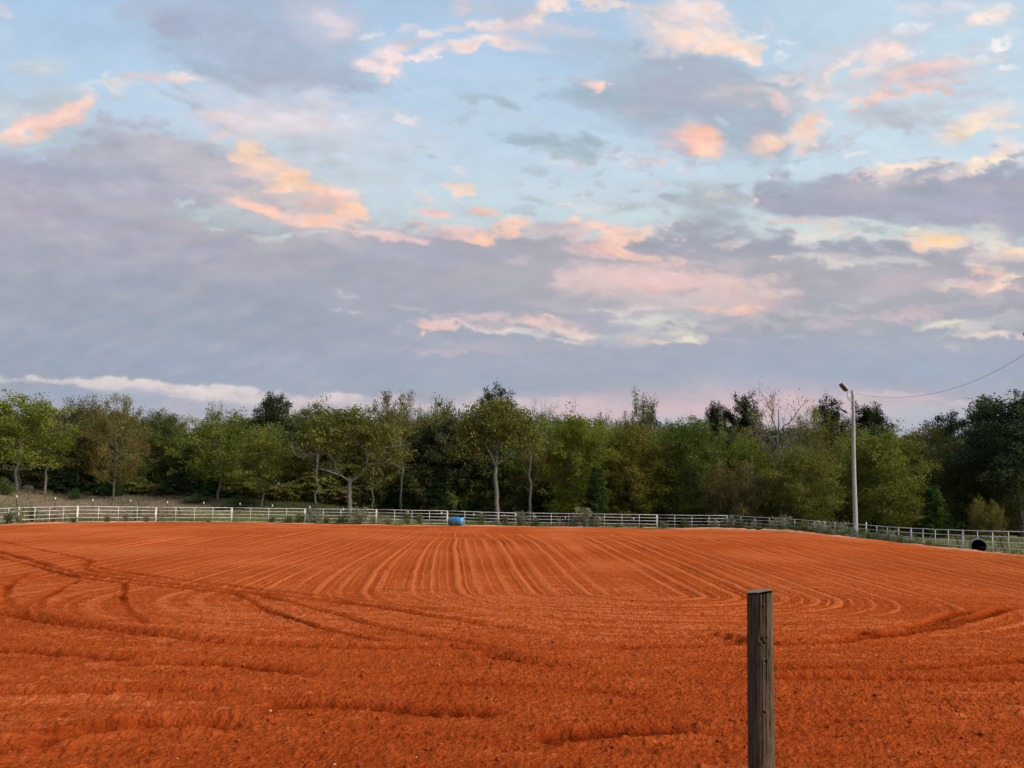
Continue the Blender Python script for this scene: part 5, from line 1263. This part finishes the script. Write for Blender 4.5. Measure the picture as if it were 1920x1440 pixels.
WD = [(16, 20, 34, 'leafy', 61), (34, 26, 30, 'tan', 63), (62, 26, 34, 'leafy', 67), (100, 13, 26, 'tan', 69.5), (140, 8, 20, 'leafy', 71), (202, 9, 20, 'leafy', 73.5), (238, 15, 24, 'tan', 75), (256, 22, 24, 'leafy', 76.3), (275, 14, 18, 'tan', 76.5),
      (390, 8, 20, 'tan', 79), (508, 10, 24, 'leafy', 81.2), (541, 14, 18, 'round', 81.5), (563, 19, 20, 'round', 82), (588, 20, 30, 'feather', 82.4), (612, 10, 20, 'leafy', 82.6), (642, 19, 24, 'round', 83), (672, 26, 34, 'feather', 82.6), (701, 16, 22, 'tan', 83), (728, 10, 16, 'feather', 83.2),
      (766, 21, 24, 'leafy', 83.6), (788, 17, 22, 'leafy', 83.8), (848, 12, 16, 'feather', 80.5), (905, 20, 22, 'leafy', 84.2), (930, 12, 18, 'tan', 84.3), (948, 18, 16, 'leafy', 84.4), (978, 23, 26, 'feather', 84.0), (1004, 18, 18, 'round', 84.3), (1048, 14, 14, 'tan', 84.4),
      (1078, 18, 18, 'feather', 84.4), (1096, 31, 32, 'feather', 84.0), (1120, 19, 20, 'tan', 84.4), (1159, 8, 14, 'round', 84.8), (1203, 8, 10, 'leafy', 84.9), (1245, 12, 14, 'feather', 84.5), (1284, 22, 19, 'round', 84.6), (1312, 11, 14, 'round', 84.7), (1339, 17, 24, 'feather', 83.6),
      (1369, 24, 22, 'feather', 83.8), (1392, 21, 22, 'round', 82.6), (1412, 18, 22, 'feather', 81), (1434, 14, 20, 'round', 80), (1447, 22, 18, 'feather', 79), (1466, 28, 24, 'feather', 77), (1486, 22, 26, 'round', 75.5), (1508, 26, 24, 'leafy', 74), (1530, 22, 26, 'round', 71),
      (1540, 26, 22, 'feather', 70), (1556, 22, 22, 'feather', 68.5), (1574, 28, 26, 'feather', 67), (1590, 26, 28, 'round', 65), (1611, 26, 28, 'round', 63.5), (1632, 18, 24, 'leafy', 62), (1652, 26, 30, 'round', 60.5), (1672, 22, 22, 'feather', 59), (1690, 18, 26, 'round', 57.5),
      (1712, 15, 30, 'round', 55.5), (1738, 12, 28, 'leafy', 53.5), (1764, 12, 24, 'round', 52), (1500, 14, 20, 'leafy', 76), (1602, 14, 22, 'feather', 61.5), (1725, 10, 24, 'tan', 55)]
KN = {'feather': 'grey green feathery weed', 'round': 'rounded dark green weed clump', 'tan': 'dried tan weed', 'leafy': 'leafy green weed'}
PL = lambda i: i
marks = [(36, 'first fence post from the left'), (146, 'second fence post from the left'), (293, 'third fence post from the left'), (435, 'fourth fence post from the left'), (572, 'fifth fence post from the left'), (655, 'spreading crooked tree'), (752, 'bare trunk by the spreading tree'), (855, 'blue barrel'), (931, 'tall central tree trunk'),
         (1100, 'tallest feathery weed'), (1232, 'mid fence post'), (1363, 'fence corner post'), (1472, 'first post past the corner'), (1547, 'second post past the corner'), (1603, 'light pole'), (1708, 'post right of the light pole'), (1841, 'open drum')]
seen = {}
WD.sort()
for i, (x_, h_, w_, k, Yd) in enumerate(WD):
    p = atg(x_, Yd)
    inside = poly_sd(np.array([p[0]]), np.array([p[1]]), ARENA)[0] > 0.6
    z0 = p[2]
    if inside: z0 = float(t_pad(p[0], p[1])) + 0.02
    mk = min(marks, key=lambda t: abs(t[0] - x_)); dd = x_ - mk[0]
    rel = ('right at' if abs(dd) < 7 else ('just left of' if dd < 0 else 'just right of') if abs(dd) < 26 else ('some way left of' if dd < 0 else 'some way right of'))
    size = 'low' if h_ < 14 else 'tall' if h_ > 23 else 'mid-sized'
    lab = f'{size} {KN[k]} {rel} the {mk[1]}'
    c_ = seen.get(lab, 0); seen[lab] = c_ + 1
    if c_: lab = lab + (', second from left' if c_ == 1 else ', third from left')
    lab = lab.replace('some way ', 'far ') if len(lab.split()) > 16 else lab
    root = empty('weed', (p[0], p[1], z0), lab, 'weed', 'weeds growing along the pipe fence', rz=i * 1.7)
    sm, lm = WM[k][i % 3]
    hs = h_ / F * Yd * 1.15 + (0.30 if 1455 < x_ < 1790 else 0.05); wsx = w_ / F * Yd * (1.5 if 1455 < x_ < 1790 else 1.1)
    for nm, mesh in (('stems', sm), ('leaves', lm)):
        o = bpy.data.objects.new(nm, mesh); COL.objects.link(o); o.parent = root; o.scale = (wsx, wsx, hs)
        t = (0.95 + 0.3 * random.random()) if nm == 'leaves' else 1; o.color = (t, t, t, 1)

# bank details ------------------------------------------------------
def small(name, lab, cat, x_, Yd, hpx, wpx, kind, tint, key=None):
    p = atg(x_, Yd); root = empty(name, p, lab, cat, rz=x_)
    sm, lm = WM[kind][x_ % 3]
    for nm, mesh in (('stems', sm), ('leaves', lm)):
        o = bpy.data.objects.new(nm, mesh); COL.objects.link(o); o.parent = root; o.scale = (wpx / F * Yd, wpx / F * Yd, hpx / F * Yd); o.color = (*tint, 1)
small('shrub', 'small dark green shrub on the brown bank below the olive tree', 'shrub', 141, 97, 24, 20, 'round', (0.6, 0.9, 0.6))
small('sapling', 'pale green sapling on top of the bank, left one of two', 'sapling', 243, 102, 17, 14, 'leafy', (1.6, 1.7, 1.4))
small('sapling', 'pale green sapling on top of the bank, right and taller of two', 'sapling', 263, 102, 22, 14, 'leafy', (1.6, 1.7, 1.4))
small('brush_pile', 'low mauve brown brush pile on the bank behind the wire fence', 'brush', 412, 93, 15, 44, 'tan', (0.55, 0.42, 0.40))
small('shrub', 'low green scrub at the left edge on the bank', 'shrub', 8, 88, 34, 40, 'round', (0.9, 0.9, 0.7))
small('shrub', 'dark green scrub on the bank under the forked tree', 'shrub', 452, 95, 24, 70, 'round', (0.7, 0.8, 0.6))
small('shrub', 'rounded green scrub on the bank left of the mauve brush pile', 'shrub', 372, 97, 18, 60, 'round', (1.0, 1.0, 0.8))
p = atg(336, 90); b_ = MB(); b_.tube(smooth_pl([(-0.35, 0, 0.85), (-0.12, 0, 0.72), (0.05, 0, 0.35), (0.22, 0, -0.1)], 4), [0.03, 0.05, 0.07, 0.07, 0.09, 0.1, 0.1, 0.1, 0.11, 0.11, 0.12, 0.12, 0.12], 8)
o = b_.build('charred_snag', M_dark); o.location = tuple(p); tag(o, 'short black leaning snag sticking out of the grassy bank', 'snag')
p = atg(51, 99); b_ = MB()
g = np.random.default_rng(3)
u8, v8 = 26, 14; VV = []; FF = []
for j in range(v8 + 1):
    for i in range(u8):
        la = j / v8 * math.pi / 2; lo = i / u8 * 2 * math.pi
        r_ = 1 + 0.22 * float(vn(np.array([lo * 1.5]), np.array([la * 4.0]), 3)[0]) + 0.05 * g.normal()
        VV.append((math.cos(la) * math.cos(lo) * 0.95 * r_, math.cos(la) * math.sin(lo) * 0.8 * r_, math.sin(la) * 0.85 * r_ - 0.1))
for j in range(v8):
    for i in range(u8): FF.append((j * u8 + i, j * u8 + (i + 1) % u8, (j + 1) * u8 + (i + 1) % u8, (j + 1) * u8 + i))
b_.add(VV, FF); o = b_.build('dirt_mound', simple('brown_debris', (0.07, 0.05, 0.035), (0.20, 0.15, 0.11), 6, 0.95, 0.1, (1, 1, 1), 1.0)); o.location = tuple(p)
tag(o, 'small brown mound of earth under the trees on the left bank', 'mound')

# grass -------------------------------------------------------------
def grass():
    g = np.random.default_rng(9)
    n0 = 90000
    X = np.concatenate([g.uniform(-62, 40, n0), g.uniform(26, 56, 26000), g.uniform(-52, -33, 12000), g.uniform(-42, 30, 9000)]); Y = np.concatenate([78 + 34 * g.random(n0) ** 1.1, g.uniform(42, 100, 26000), g.uniform(48, 84, 12000), g.uniform(70, 86, 9000)])
    sd_ = poly_sd(X, Y, ARENA); k = sd_ < 0.15; X, Y, sd_ = X[k], Y[k], sd_[k]
    pt_ = fbm(X / 4, Y / 4, 5, 3); k = g.random(len(X)) < 0.45 + 0.9 * pt_; X, Y = X[k], Y[k]; pt_ = pt_[k]
    Z = ground_z(X, Y); n = len(X)
    h = g.uniform(0.10, 0.34, n) * (1 + 1.0 * np.maximum(pt_, 0)); h *= np.where(Y > 86, 1.2, 0.75)
    a_ = g.uniform(0, 3.14, n); w = g.uniform(0.03, 0.07, n)
    ux_, uy_ = np.cos(a_) * w, np.sin(a_) * w; lx, ly = g.normal(size=n) * 0.35 * h, g.normal(size=n) * 0.35 * h
    V = np.stack([np.stack([X - ux_, Y - uy_, Z - 0.03], 1), np.stack([X + ux_, Y + uy_, Z - 0.03], 1), np.stack([X + lx + ux_ * .2, Y + ly, Z + h], 1)], 1).reshape(-1, 3)
    brown = np.clip(ss(-30, -46, X + 6 * pt_) * ss(80, 86, Y) + 0.35 * g.random(n) * (g.random(n) < 0.4), 0, 1)[:, None]
    K = np.array([[0.12, 0.135, 0.045]]) * (1 - brown) + np.array([[0.19, 0.16, 0.09]]) * brown
    K = K * g.uniform(0.6, 1.35, (n, 1))
    me = mesh_np('grass', V, np.arange(3 * n).reshape(-1, 3)); add_attr(me, 'leaf', np.repeat(K, 3, 0))
    o = link('grass', me, M_leaf); tag(o, 'rough green and dried grass around the fence and on the bank', 'grass', kind='stuff')
grass()
